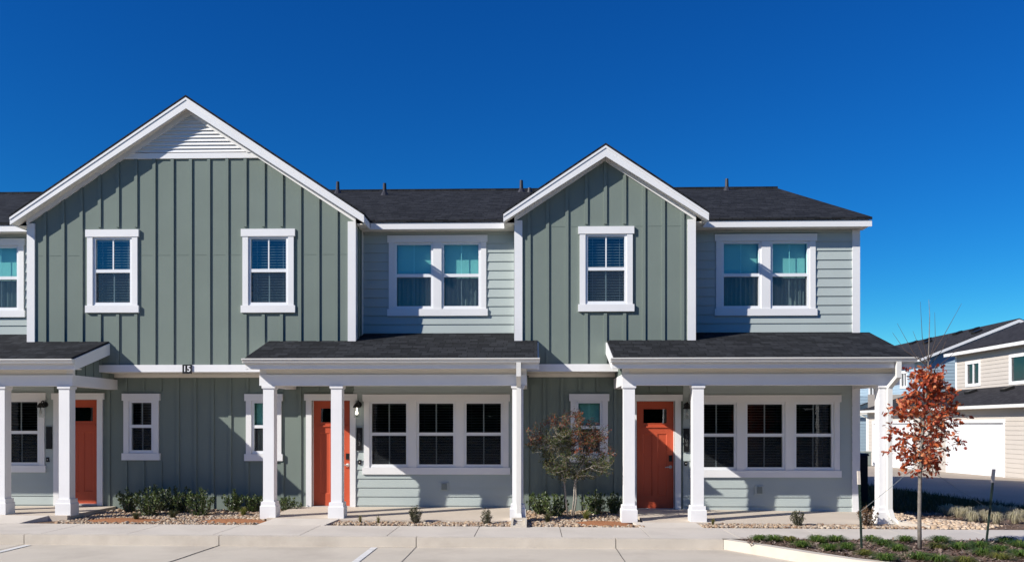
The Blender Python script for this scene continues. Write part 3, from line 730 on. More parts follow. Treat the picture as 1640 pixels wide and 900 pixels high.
# ================================================================== GROUND
def sheet(name, xs, ys, zf, m_, kind='structure'):
    b = MB(); nx, ny = len(xs), len(ys)
    b.v = [(x, y, zf(x, y)) for y in ys for x in xs]
    b.f = [(j*nx+i, j*nx+i+1, (j+1)*nx+i+1, (j+1)*nx+i) for j in range(ny-1) for i in range(nx-1)]
    return tag(b.build(name, m_), kind=kind)
lin = lambda a, b, n: [a+(b-a)*k/n for k in range(n+1)]
def far_z(x, y):      # the land behind and beside the row falls gently away
    return -.34-.010*max(0, min(40, y+2))
sheet('ground', [-900, -60, -17.2, 5, 12, 60, 900], [-900, -60, -6, -1, 0, 10, 40, 900], lambda x, y: far_z(x, y)-.06 if y > -2 else -.46, M['ground'])
KERB_H = .15
lot_z = lambda x, y: walk_z(x)-KERB_H
sheet('parking_lot', lin(-40, 45, 40), [-8.6, -7, -6, -4.5, WALK_F+.0005], lot_z, M['lot'])
sheet('unseen_dark_lane', lin(-40, 45, 40), [-38, -30, -20, -12, -8.6], lot_z, M['asphalt'])  # unseen lane, added in dark asphalt to cut light bounced onto the facade

def slabs(name, quads, m_, thick=.15):
    b = MB()
    for q in quads: b.prism([Vector(p) for p in q], (0, 0, -thick))
    return tag(b.build(name, m_), kind='structure')
# sidewalk, one slab between each pair of joints (11 mm open joints)
jx = [-.94+1.385*k for k in range(-14, 16)]
q = []
for a, b in zip(jx, jx[1:]):
    a += .006; b -= .006
    q.append([(a, WALK_F+.16, walk_z(a)), (b, WALK_F+.16, walk_z(b)), (b, WALK_B, walk_z(b)), (a, WALK_B, walk_z(a))])
slabs('sidewalk', q, M['walk'])
sheet('sidewalk_joint_fill', lin(jx[0], jx[-1], 20), [WALK_F+.1, WALK_B-.002], lambda x, y: walk_z(x)-.007, M['joint'])
# kerb along the parking lot
q = []
kx = [-4.94+3.105*k for k in range(-5, 3)]+[2.93]
for a, b in zip(kx, kx[1:]):
    q.append([(a+.006, WALK_F, walk_z(a)+.001), (b-.006, WALK_F, walk_z(b)+.001), (b-.006, WALK_F+.155, walk_z(b)+.001), (a+.006, WALK_F+.155, walk_z(a)+.001)])
slabs('kerb', q, M['kerb'], .35)
# planting island kerb at the right
isl = [(2.93, -3.0), (3.35, -3.62), (3.80, -4.30), (4.20, -4.86), (4.62, -5.22), (5.3, -5.36), (7.0, -5.27), (9.0, -5.15), (14, -5.0)]
def off(path, d):
    out = []
    for i, p in enumerate(path):
        a = Vector(path[max(i-1, 0)]); b = Vector(path[min(i+1, len(path)-1)]); t = (b-a).normalized(); out.append((p[0]-t.y*d, p[1]+t.x*d))
    return out
inn = off(isl, .155)
kb = MB()
for i in range(len(isl)-1):
    P = [(*isl[i], walk_z(isl[i][0])+.001), (*isl[i+1], walk_z(isl[i+1][0])+.001), (*inn[i+1], walk_z(isl[i+1][0])+.001), (*inn[i], walk_z(isl[i][0])+.001)]
    kb.prism([Vector(p) for p in P], (0, 0, -.35))
tag(kb.build('island_kerb', M['kerb']), kind='structure')
ib = MB(); poly = inn[1:]+[(14, WALK_F+.155), (3.05, WALK_F+.155)]
isl_z = lambda x: walk_z(x)-.012
ib.v = [(x, y, isl_z(x)) for x, y in poly]; ib.f = [tuple(range(len(poly)))]
tag(ib.build('mulch_bed', M['mulch']), kind='structure')
# cracks and control joints in the lot, painted stall lines
cr = MB()
for x, dx in ((-4.94, -.02), (-1.835, 0), (1.27, .0), (-8.05, 0), (-11.2, 0)):
    pts = [(x, WALK_F-.001, 0)]+[(x+dx*k+random.uniform(-.006, .006), WALK_F-.4*k, 0) for k in range(1, 30)]
    for p, r_ in zip(pts, pts[1:]):
        wd = .0045 if x != -4.94 else .013
        cr.quad(*[(u, v_, lot_z(u, 0)+.004) for u, v_ in ((p[0]-wd, p[1]), (p[0]+wd, p[1]), (r_[0]+wd, r_[1]), (r_[0]-wd, r_[1]))])
for a, b in ((-3.2, -1.85), (-9.5, -8.06)):
    cr.quad(*[(u, v_, lot_z(u, 0)+.004) for u, v_ in ((a, -3.075), (b, -3.075), (b, -3.068), (a, -3.068))])
tag(cr.build('pavement_joints', M['joint']), kind='structure')
pl = MB()
for x in (-13.34, -7.9, -2.47):
    pl.quad(*[(u, v_, lot_z(u, 0)+.008) for u, v_ in ((x-.05, -8.3), (x+.05, -8.3), (x+.05, -3.12), (x-.05, -3.12))])
tag(pl.build('parking_stripes', M['paint']), kind='structure')

# porch floors and walks to the sidewalk
def poly_slab(name, pts, zf, thick=.14):
    b = MB(); b.prism([Vector((x, y, zf(x, y))) for x, y in pts], (0, 0, -thick)); return tag(b.build(name, M['slab']), kind='structure')
def porch_floor(x0, x1, wx0, wx1, fx0, fx1):
    fl = -1.13
    xs = lin(x0, x1, 6); ys = [W-.003, W-.6, fl]
    sheet('porch_floor', xs, ys[::-1], slab_z, M['slab'])
    e = MB()
    for a, b in zip(xs, xs[1:]): e.quad((a, fl, slab_z(a, fl)), (b, fl, slab_z(b, fl)), (b, fl, slab_z(b, fl)-.16), (a, fl, slab_z(a, fl)-.16))
    for x in (x0, x1): e.quad((x, fl, slab_z(x, fl)), (x, W, slab_z(x, W)), (x, W, slab_z(x, W)-.2), (x, fl, slab_z(x, fl)-.2))
    tag(e.build('porch_floor_edge', M['slab']), kind='structure')
    b = MB(); zf_ = lambda x: slab_z(x, fl)
    b.prism([Vector(p) for p in [(fx0, WALK_B-.001, walk_z(fx0)+.001), (fx1, WALK_B-.001, walk_z(fx1)+.001), (wx1, fl-.001, zf_(wx1)), (wx0, fl-.001, zf_(wx0))]], (0, 0, -.12))
    tag(b.build('walkway', M['walk']), kind='structure')
porch_floor(-15.1, ax(186, W), -15.1, ax(84, BF), -15.1, ax(62, BF)-.05)
porch_floor(ax(472, W), ax(838, W), ax(443, BF)-.0, ax(545, BF), ax(425, BF), ax(530, BF))
porch_floor(ax(1012, W), RIGHT+.05, ax(1012, BF), ax(1112, BF), ax(1020, BF), ax(1118, BF))

# planting soil in front of the wall, one sheet just under the slabs
bx = lin(-17, 7.0, 60)
sheet('planting_bed_soil', bx, lin(WALK_B+.003, W-.003, 8), lambda x, y: min(bed_z(x, y), slab_z(x, y)-.02), M['soil'])
def patch(name, pts, m_, dz=.006):
    b = MB(); n = len(pts); cx = sum(p[0] for p in pts)/n; cy = sum(p[1] for p in pts)/n
    b.v = [(cx, cy, bed_z(cx, cy)+dz+.035)]+[(cx+(x-cx)*.6, cy+(y-cy)*.6, bed_z(x, y)+dz+.03) for x, y in pts]+[(x, y, bed_z(x, y)+dz) for x, y in pts]
    b.f = [(0, 1+i, 1+(i+1) % n) for i in range(n)]+[(1+i, 1+n+i, 1+n+(i+1) % n, 1+(i+1) % n) for i in range(n)]
    return tag(b.build(name, m_, smooth=True), kind='structure')
def blob(x0, x1, y0, y1, n=22, seed=1):
    r = random.Random(seed); return [(.5*(x0+x1)+.5*(x1-x0)*math.cos(2*math.pi*k/n)*r.uniform(.85, 1.05), .5*(y0+y1)+.5*(y1-y0)*math.sin(2*math.pi*k/n)*r.uniform(.85, 1.05)) for k in range(n)]
patch('bare_soil', blob(-8.2, -6.6, -1.46, -.70, seed=2), M['redsoil'])
patch('bare_soil', blob(-6.1, -4.7, -1.47, -.75, seed=3), M['redsoil'])
patch('bare_soil', blob(.62, 1.8, -1.46, -.75, seed=4), M['redsoil'])
# right of the row: bed, lawn, drive
side_z = lambda x, y: walk_z(min(x, 8))-.03-.013*max(0, y-WALK_B)
def side_bed(x, y): return side_z(x, y)+.012
sheet('side_bed', lin(6.3, 15, 20), lin(WALK_B+.004, 1.9, 10), side_bed, M['mulch'])
drive_edge = lambda y: 11.25-.02*(y)
b = MB(); ys = [1.9, 4, 8, 12, 18, 25, 33]
for a, c in zip(ys, ys[1:]):
    xs = [6.3, 8, 9.6]
    X = lambda y, t: 6.3*(1-t)+drive_edge(y)*t
    for t0, t1 in ((0, .5), (.5, 1)): b.quad((X(a, t0), a, side_z(8, a)), (X(a, t1), a, side_z(8, a)), (X(c, t1), c, side_z(8, c)), (X(c, t0), c, side_z(8, c)))
tag(b.build('lawn_soil', M['lawnsoil']), kind='structure')
b = MB(); ys = [1.9, 8, 16, 25, 33, 45, 60]
for a, c in zip(ys, ys[1:]): b.quad((drive_edge(a), a, side_z(8, a)+.004), (18.6, a, side_z(8, a)+.004), (18.6, c, side_z(8, c)+.004), (drive_edge(c), c, side_z(8, c)+.004))
b.quad((10.9, 1.9, side_z(8, 1.9)+.004), (18.6, 1.9, side_z(8, 1.9)+.004), (18.6, -1.4, side_z(8, 1.9)+.002), (12.5, -1.4, side_z(8, 1.9)+.002))
tag(b.build('driveway', M['drive']), kind='structure')

# ------------------------------------------------------------------ stones (uncountable ground cover)
t_ = (1+5**.5)/2
ICO = np.array([(-1,t_,0),(1,t_,0),(-1,-t_,0),(1,-t_,0),(0,-1,t_),(0,1,t_),(0,-1,-t_),(0,1,-t_),(t_,0,-1),(t_,0,1),(-t_,0,-1),(-t_,0,1)])/1.902
ICF = np.array([(0,11,5),(0,5,1),(0,1,7),(0,7,10),(0,10,11),(1,5,9),(5,11,4),(11,10,2),(10,7,6),(7,1,8),(3,9,4),(3,4,2),(3,2,6),(3,6,8),(3,8,9),(4,9,5),(2,4,11),(6,2,10),(8,6,7),(9,8,1)])
def rotmats(n):
    q = rng.normal(size=(n, 4)); q /= np.linalg.norm(q, axis=1)[:, None]; a, b, c, d = q.T
    return np.stack([1-2*(c*c+d*d), 2*(b*c-a*d), 2*(b*d+a*c), 2*(b*c+a*d), 1-2*(b*b+d*d), 2*(c*d-a*b), 2*(b*d-a*c), 2*(c*d+a*b), 1-2*(b*b+c*c)], 1).reshape(n, 3, 3)
def mesh_np(name, V, Fc, m_, parent=None, smooth=False):
    me = bpy.data.meshes.new(name); n, k = Fc.shape
    me.vertices.add(len(V)); me.vertices.foreach_set('co', V.astype(np.float32).ravel())
    me.loops.add(n*k); me.loops.foreach_set('vertex_index', Fc.astype(np.int32).ravel())
    me.polygons.add(n); me.polygons.foreach_set('loop_start', (np.arange(n)*k).astype(np.int32)); me.polygons.foreach_set('loop_total', np.full(n, k, np.int32))
    me.update(); me.validate()
    if smooth: me.shade_smooth()
    return link(name, me, m_, parent)
def stones(name, pts, size, m_, label=None, flat=.7):
    P = np.array(pts); n = len(P)
    S = size*np.exp(rng.normal(0, .32, n))[:, None, None]*rng.uniform(.65, 1.2, (n, 1, 3))
    v = ICO[None]*(1+rng.uniform(-.2, .2, (n, 12, 1)))*S
    v = np.einsum('nij,nkj->nki', rotmats(n), v); v[:, :, 2] *= flat
    v += P[:, None, :]
    f = (ICF[None]+12*np.arange(n)[:, None, None]).reshape(-1, 3)
    o = mesh_np(name, v.reshape(-1, 3), f, m_); tag(o, kind='stuff')
    if label: o['label'] = label; o['category'] = 'gravel'
    return o
def scatter(n, x0, x1, y0, y1, zf, keep=lambda x, y: True):
    out = []
    while len(out) < n:
        x, y = random.uniform(x0, x1), random.uniform(y0, y1)
        if keep(x, y): out.append((x, y, zf(x, y)+random.uniform(-.004, .02)))
    return out
def in_blob(cx, cy, rx, ry): return lambda x, y: ((x-cx)/rx)**2+((y-cy)/ry)**2 < random.uniform(.6, 1.15)
B1, B2, B3 = in_blob(-7.4, -1.07, .80, .34), in_blob(-5.35, -1.1, .72, .33), in_blob(1.25, -1.1, .58, .33)
lx = ax(186, W); mx0 = ax(472, W)
g1 = scatter(7500, lx+.03, -4.62, WALK_B+.02, W-.05, bed_z, lambda x, y: not (B1(x, y) or B2(x, y)) and (y < -.0 or random.random() < .55) and not (x > -4.9 and y < -1.0))
g1 += scatter(500, -4.75, mx0-.03, -.6, W-.05, bed_z)
g1 += scatter(260, -8.75, -8.1, WALK_B+.02, -1.15, bed_z, lambda x, y: x > -8.55-.4*(y+1.15))
stones('river_stone_gravel', g1, .025, M['stone'], 'tan river stone gravel in the bed under the big gable')
g2 = scatter(2600, ax(545, BF), ax(838, BF), WALK_B+.015, -1.15, lambda x, y: bed_z(x, y)+.012)
stones('river_stone_gravel', g2, .023, M['stone'], 'strip of tan gravel below the middle porch floor edge')
g3 = scatter(3200, ax(838, W)+.05, ax(1010, W), WALK_B+.02, W-.05, bed_z, lambda x, y: not B3(x, y) and (y < .1 or random.random() < .8))
stones('river_stone_gravel', g3, .026, M['stone'], 'tan river stone gravel around the multi-stemmed shrub')
g4 = scatter(2600, ax(1118, BF), 6.9, WALK_B+.015, -1.15, lambda x, y: bed_z(x, y)+.012)
stones('river_stone_gravel', g4, .023, M['stone'], 'strip of tan gravel below the right porch floor edge')
def heap_z(x, y): return side_bed(x, y)+.10*math.exp(-((x-7.1)/.75)**2-((y+.95)/.42)**2)+.07*math.exp(-((x-6.9)/.5)**2-((y-.55)/.5)**2)
g5 = scatter(1700, 6.45, 8.3, WALK_B+.02, -.45, heap_z, lambda x, y: (x-6.45)/1.9+abs(y+.95)*.6 < random.uniform(.75, 1.0))
g5 += scatter(800, 6.45, 7.5, -.1, 1.2, heap_z, lambda x, y: (x-6.45)/1.1+abs(y-.55)*.8 < random.uniform(.7, 1.0))
hm = sheet('stone_heap_soil', lin(6.31, 8.6, 20), lin(WALK_B+.006, 1.85, 20), lambda x, y: heap_z(x, y)+.004, M['soil'])
stones('limestone_heap', g5, .034, M['pale_stone'], 'low heap of pale limestone beside the right corner of the row')

# mulch chips
def chips(name, pts, m_, L=.05):
    P = np.array(pts); n = len(P)
    base = np.array([(-1, -.22, 0), (1, -.22, 0), (1, .22, 0), (-1, .22, 0)])
    v = base[None]*(L*rng.uniform(.4, 1.2, (n, 1, 1)))
    a = rng.uniform(0, 6.28, n); ti = rng.normal(0, .3, n)
    X, Y_, = v[:, :, 0].copy(), v[:, :, 1].copy()
    Z = X*np.sin(ti)[:, None]; X = X*np.cos(ti)[:, None]
    v = np.stack([X*np.cos(a)[:, None]-Y_*np.sin(a)[:, None], X*np.sin(a)[:, None]+Y_*np.cos(a)[:, None], Z+.012], 2)+P[:, None, :]
    f = np.arange(4*n).reshape(n, 4); o = mesh_np(name, v.reshape(-1, 3), f, m_); tag(o, kind='stuff'); return o
def in_island(x, y):
    fy = interp(x, [(p[0], p[1]) for p in inn[1:]]); return y > fy+.03 and x > 3.2 and y < WALK_F+.14
c1 = scatter(7000, 3.2, 11, -5.3, WALK_F+.14, lambda x, y: isl_z(x), in_island)
o = chips('mulch_chips', c1, M['chip']); o['label'] = 'brown wood mulch in the front planting island'; o['category'] = 'mulch'
c2 = scatter(3000, 7.0, 13.5, WALK_B+.03, 1.85, side_bed)
o = chips('mulch_chips', c2, M['chip']); o['label'] = 'brown wood mulch in the side bed'; o['category'] = 'mulch'

# ================================================================== PLANTS
LEAF = np.array([(0,0,0),(.3,.42,.06),(.72,.36,.03),(1,0,-.06),(.72,-.36,.03),(.3,-.42,.06)]); LEAF_F = [(0,1,2,3),(0,3,4,5)]
OAK_H = [(0,0),(.13,.04),(.22,.26),(.30,.30),(.36,.11),(.48,.36),(.58,.38),(.62,.13),(.74,.26),(.84,.24),(1,0)]
OAK = np.array([(u, v, .10*abs(v)-.10*u*u) for u, v in OAK_H]+[(u, -v, .10*abs(v)-.10*u*u) for u, v in OAK_H[1:-1]])
nh = len(OAK_H)
OAK_F = [tuple(range(nh)), (0, nh-1)+tuple(range(nh+len(OAK_H)-3, nh-1, -1))]
def leaves_mesh(name, P, D, L, Wd, m_, parent, shape='leaf', up=.6):
    """P positions, D growth directions, one leaf each"""
    P = np.array(P); D = np.array(D); n = len(P)
    D = D/np.linalg.norm(D, axis=1)[:, None]
    U = rng.normal(0, .55, (n, 3)); U[:, 2] += up
    S = np.cross(U, D); S /= np.linalg.norm(S, axis=1)[:, None]+1e-9; N = np.cross(D, S)
    l = L*rng.uniform(.6, 1.25, n); w_ = Wd*rng.uniform(.7, 1.2, n)
    T, fs = (LEAF, LEAF_F) if shape == 'leaf' else (OAK, OAK_F)
    v = P[:, None]+T[None, :, 0:1]*(D*l[:, None])[:, None]+T[None, :, 1:2]*(S*w_[:, None])[:, None]+T[None, :, 2:3]*(N*l[:, None])[:, None]
    k = len(T)
    if shape == 'leaf':
        f = (np.array(fs)[None]+k*np.arange(n)[:, None, None]).reshape(-1, 4); return mesh_np(name, v.reshape(-1, 3), f, m_, parent)
    f = (np.array(fs[0])[None]+k*np.arange(n)[:, None]); f2 = (np.array(fs[1])[None]+k*np.arange(n)[:, None])
    return mesh_np(name, v.reshape(-1, 3), np.concatenate([f, f2]), m_, parent)
def rv(s=1.0): return Vector((random.gauss(0, s), random.gauss(0, s), random.gauss(0, s)))

# ---- red oak sapling with its stakes and wires
TY = -3.98
tx, _ = at(1473, 878, TY); tz = isl_z(tx)
oak = thing('oak_sapling', 'slender young oak with rust red leaves and bare top twigs in the front island', 'tree', (tx, TY, tz))
def tp(px, py, y=TY): x, z = at(px, py, y); return Vector((x, y, z))
tr = [tp(1473, 879), tp(1472.5, 830), tp(1473, 790), tp(1473.5, 760), tp(1476, 720), tp(1479, 680), tp(1483, 640), tp(1486, 605), tp(1487, 575), tp(1488, 545), tp(1489, 505), tp(1487.5, 480)]
tm = MB(); tm.tube(tr, [.030, .027, .026, .025, .022, .019, .016, .012, .009, .006, .004, .002], 9); trunk = tm.build('trunk', M['bark'], oak, True)
br = MB(); LP, LD = [], []
bare = [((1487, 590), (1463, 565), (1437, 518)), ((1487, 580), (1477, 540), (1474, 483)), ((1488, 575), (1510, 540), (1540, 486)), ((1487, 580), (1498, 545), (1497, 500)), ((1487, 585), (1450, 562), (1429, 532)),
        ((1487, 600), (1520, 572), (1535, 558)), ((1487, 588), (1508, 562), (1520, 535)), ((1487, 590), (1474, 560), (1462, 530))]
for a, b_, c in bare:
    dy = random.uniform(-.25, .25); br.tube([tp(*a), tp(*b_, TY+dy*.5), tp(*c, TY+dy)], [.006, .0042, .0018], 4)
def leafy(p, d, n=6):
    for _ in range(n):
        p = Vector((max(p.x, tx-.43), p.y, p.z)); LP.append(tuple(p+rv(.018))); dd = d*.7+rv(.55); dd.z -= .25; LD.append(tuple(dd))
nb = 70
for k in range(nb):
    f_ = (k+.5)/nb; py = 757-f_*152
    i = next(j for j in range(len(tr)-1) if tr[j+1].z >= az(1480, py, TY)); a, b_ = tr[i], tr[i+1]; zt_ = az(1480, py, TY)
    p0 = a.lerp(b_, (zt_-a.z)/(b_.z-a.z))
    half = interp(f_, [(0, .22), (.06, .32), (.2, .43), (.42, .52), (.62, .45), (.78, .34), (.9, .25), (1, .16)])*random.uniform(.5, 1.08)
    ang = k*2.4+random.uniform(-.4, .4)
    d = Vector((math.cos(ang)+.17, math.sin(ang), .26+.35*f_)).normalized()
    pts = [p0]; p = p0.copy()
    for s in range(4):
        d = (d+rv(.10)+Vector((0, 0, .03))).normalized(); p = p+d*half/4*1.02; pts.append(p.copy())
    br.tube(pts, [.008, .006, .0045, .003, .0016], 4)
    for s in range(1, 5):
        q0 = pts[s]
        leafy(q0, d, 1)
        for _ in range(2 if s > 1 else 1):
            dd = (d*.5+rv(.6)).normalized(); L_ = random.uniform(.05, .13); q1 = q0+dd*L_
            br.tube([q0, q1], [.0028, .0013], 3); leafy(q1, dd, random.choice((2, 3, 4)))
    leafy(pts[-1], d, 4)
br.build('branches', M['dark_twig'], oak)
leaves_mesh('crown', LP, LD, .080, .070, M['oak_leaf'], oak, 'oak', .5)

def stake(px, pyb, pyt, pxt, Y, label):
    xb, zb_ = at(px, pyb, Y); xt, zt_ = at(pxt, pyt, Y); zb_ = isl_z(xb)
    s = thing('tree_stake', label, 'stake', (xb, Y, zb_), 'stakes holding the young oak')
    a, b_ = Vector((xb, Y, zb_-.08)), Vector((xt, Y, zt_)); c = a.lerp(b_, .84)
    m = MB()
    ux = Vector((1, 0, 0))
    for dx, wy in ((.0, .0),):
        m.prism([a+Vector((-.017, 0, 0)), a+Vector((.017, 0, 0)), a+Vector((.017, .005, 0)), a+Vector((-.017, .005, 0))], c-a)
        m.prism([a+Vector((-.003, .0055, 0)), a+Vector((.003, .0055, 0)), a+Vector((.003, .030, 0)), a+Vector((-.003, .030, 0))], c-a)
    for k in range(14):
        p = a.lerp(c, .1+.88*k/14); m.box(p.x-.007, p.x+.007, p.y-.007, p.y-.0005, p.z-.008, p.z+.008)
    m.build('post', M['stake'], s)
    t2 = MB(); e = b_-c
    t2.prism([c+Vector((-.0185, -.003, 0)), c+Vector((.0185, -.003, 0)), c+Vector((.0185, .032, 0)), c+Vector((-.0185, .032, 0))], e); t2.build('painted_tip', M['tip'], s)
    return a.lerp(b_, .52), s
w1, s1 = stake(1380.5, 873, 754, 1375.5, -3.88, 'dark green metal stake left of the young oak with a pale tip')
w2, s2 = stake(1578, 866, 751, 1592.5, -3.62, 'dark green metal stake right of the young oak leaning slightly right')
def wire(a, b_, label):
    m = MB(); mid = a.lerp(b_, .5)-Vector((0, 0, .015)); m.tube([a, mid, b_], .0032, 5)
    tag(m.build('guy_wire', M['wire']), label, 'wire', 'guy wires of the young oak')
wire(w1, tp(1471, 742, TY-.03), 'thin guy wire from the left stake up to the oak trunk')
wire(w2, tp(1475, 742, TY-.03), 'thin guy wire from the right stake up to the oak trunk')

# ---- multi-stemmed shrub tree in the middle bed
CY_ = -.62
cxm, _ = at(913, 825, CY_); cz = bed_z(cxm, CY_)
cr_t = thing('multi_stem_tree', 'multi-stemmed small tree with pale stems, olive and rust red leaves in the gravel', 'tree', (cxm, CY_, cz))
sm = MB(); tw = MB(); RP, RD, OP, OD = [], [], [], []
def q_(px, py, dy=0): x, z = at(px, py, CY_+dy); return Vector((x, CY_+dy, z))
stems = [([q_(909, 824), q_(906, 800), q_(904, 775), q_(898, 752), q_(886, 732), q_(876, 715), q_(862, 703)], .018),
         ([q_(916, 825), q_(919, 800), q_(920, 776), q_(926, 756), q_(936, 738), q_(946, 716), q_(955, 695)], .016),
         ([q_(919, 825, .05), q_(923, 800, .05), q_(922, 778, .08), q_(914, 750, .12), q_(910, 722, .16), q_(912, 695, .2)], .014),
         ([q_(904, 775), q_(908, 752, -.1), q_(905, 730, -.15), q_(896, 706, -.2), q_(888, 684, -.2)], .010),
         ([q_(926, 756), q_(945, 748, -.1), q_(962, 741, -.1), q_(976, 734, -.12)], .009),
         ([q_(936, 738), q_(932, 716, -.1), q_(926, 690, -.15), q_(924, 672, -.1)], .009)]
nodes = []
for pts, r0 in stems:
    m_ = len(pts); sm.tube(pts, [r0*(1-.75*k/(m_-1)) for k in range(m_)], 6)
    for k in range(2, m_):
        for s in range(3): nodes.append((pts[k-1].lerp(pts[k], s/3), (pts[k]-pts[k-1]).normalized()))
centre = q_(913, 735)
def put(p, d, n):
    px = CX+(p.x/(DIST+p.y))*F+35; py = HY-(p.z-EYE)/(DIST+p.y)*F
    for _ in range(n):
        dd = d*.5+rv(.7); pp = p+rv(.016)
        red = (px > 915 and 688 < py < 728) or py < 683 or (px < 868 and py < 712)
        if red and random.random() < .62: RP.append(tuple(pp)); RD.append(tuple(dd))
        else: OP.append(tuple(pp)); OD.append(tuple(dd))
def inside(p):
    px = CX+(p.x/(DIST+p.y))*F+35; py = HY-(p.z-EYE)/(DIST+p.y)*F
    lo = interp(px, [(838, 712), (860, 728), (880, 765), (905, 768), (930, 760), (960, 772), (978, 765), (988, 712)])
    hi = interp(px, [(838, 690), (855, 678), (875, 668), (900, 662), (920, 655), (940, 668), (965, 678), (988, 696)])
    return 836 < px < 988 and hi-4 < py < lo+4
def twig(p, d, L_, dep):
    pts = [p.copy()]
    for s in range(4):
        d = (d+rv(.22)+Vector((0, 0, .05))).normalized(); p = p+d*L_/4; pts.append(p.copy())
    if not inside(pts[-1]): return
    tw.tube(pts, [.0050*dep/2+.0016, .004*dep/2+.0016, .003*dep/2+.0015, .0022, .0014], 3)
    for s in range(1, 5):
        put(pts[s], d, random.choice((1, 1, 2, 3)))
        if dep > 0 and random.random() < .8: twig(pts[s], (d+rv(.7)).normalized(), L_*.6, dep-1)
for p, d in nodes:
    for _ in range(3):
        out = (p-centre); out.y *= 1.4; out = out.normalized() if out.length > .01 else Vector((0, 0, 1))
        twig(p, (d*.5+out*.5+rv(.55)).normalized(), random.uniform(.16, .36), 2)
sm.build('stems', M['pale_bark'], cr_t, True); tw.build('twigs', M['twig'], cr_t)
leaves_mesh('rust_foliage', RP, RD, .032, .018, M['crape_red'], cr_t, 'leaf', .4)
leaves_mesh('olive_foliage', OP, OD, .032, .017, M['crape_olive'], cr_t, 'leaf', .4)

# ---- shrubs
def shrub(px, pyb, Y, wpx, hpx, label, m_='shrub', leaf=.055, dens=1.0, group='green shrubs along the wall', name='shrub', stalk='bark', zfun=bed_z, upright=.8, lw=.48):
    s_ = F/(DIST+Y); x = ax(px, Y); z = zfun(x, Y); rw, h = .5*wpx/s_*(1.25 if m_ == 'shrub' else 1.1), hpx/s_*(1.12 if m_ == 'shrub' else 1)
    o = thing(name, label, 'shrub', (x, Y, z), group)
    st = MB(); P, D = [], []
    ns = int(20*dens)+8
    for k in range(ns):
        a = random.uniform(0, 6.28); r_ = rw*math.sqrt(random.random()); hh = h*random.uniform(.55, 1.0)*(1-.35*(r_/rw)**2)
        e = Vector((x+r_*math.cos(a), Y+r_*math.sin(a)*.8, z+hh)); b0 = Vector((x+r_*.25*math.cos(a), Y+r_*.2*math.sin(a), z-.01)); mid = b0.lerp(e, .5)+rv(.012)
        st.tube([b0, mid, e], [.005, .0035, .0015], 4)
        nl = max(10, int(hh/(.012 if m_ == 'shrub' else .006)*dens**.5))
        for j in range(nl):
            t = random.uniform(.12, 1.0); p = b0.lerp(mid, t*2) if t < .5 else mid.lerp(e, t*2-1)
            dd = Vector((math.cos(a), math.sin(a), 0))*.3+rv(.65)+Vector((0, 0, upright)); P.append(tuple(p+rv(.012))); D.append(tuple(dd))
        for j in range(5): P.append(tuple(e+rv(.01))); D.append(tuple(rv(.5)+Vector((0, 0, 1))))
    st.build('stems', M[stalk], o); leaves_mesh('foliage', P, D, leaf, leaf*lw, M[m_], o, 'leaf', .3)
    return o
shrub(208, 815, .15, 40, 37, 'small green shrub nearest the left porch floor, in the bed under the big gable')
shrub(240, 822, -.45, 42, 44, 'green shrub standing forward below the small left window')
shrub(252, 808, .30, 40, 40, 'tall green shrub against the wall right of the small left window', upright=1.2)
shrub(286, 818, .05, 60, 40, 'wide dark green shrub in the middle of the left gravel bed', dens=1.5)
shrub(322, 822, -.35, 40, 40, 'green shrub with some yellowing leaves at the right end of the left shrub row')
shrub(374, 813, .25, 30, 33, 'upright green shrub alone between the shrub row and the porch column')
shrub(407, 812, .30, 26, 30, 'shaded green shrub partly hidden behind the left column of the middle porch')
shrub(462, 812, .32, 34, 22, 'low dark green shrub between porch column and middle orange door', leaf=.05)
shrub(866, 815, .10, 44, 34, 'green shrub left of the multi-stemmed tree by the downspout')
shrub(888, 822, -.25, 36, 34, 'green shrub directly behind the left stem of the multi-stemmed tree')
shrub(952, 812, .2, 40, 34, 'green shrub right of the multi-stemmed tree against the wall', dens=1.2)
shrub(982, 812, .3, 26, 30, 'dark shrub tucked behind the left column of the right porch')
bz = lambda x, y: bed_z(x, y)+.015
shrub(665.5, 836, -1.30, 21, 30, 'small upright boxwood in the gravel under the middle triple window', 'boxwood', .024, 1.3, 'small boxwoods in the gravel strips', 'boxwood', zfun=bz, upright=1.0)
shrub(780, 838, -1.34, 17, 25, 'small brownish boxwood in the gravel left of the downspout column', 'boxwood', .024, 1.1, 'small boxwoods in the gravel strips', 'boxwood', zfun=bz, upright=1.0)
shrub(1278, 838, -1.30, 21, 28, 'small bronze boxwood in the gravel under the right triple window', 'boxwood', .026, 1.0, 'small boxwoods in the gravel strips', 'boxwood', zfun=bz, upright=1.0)
shrub(1391, 838, -1.28, 34, 34, 'dry brown shrub left of the rightmost porch column', 'brownleaf', .035, .8, None, 'dry_shrub', zfun=bz, upright=.9)

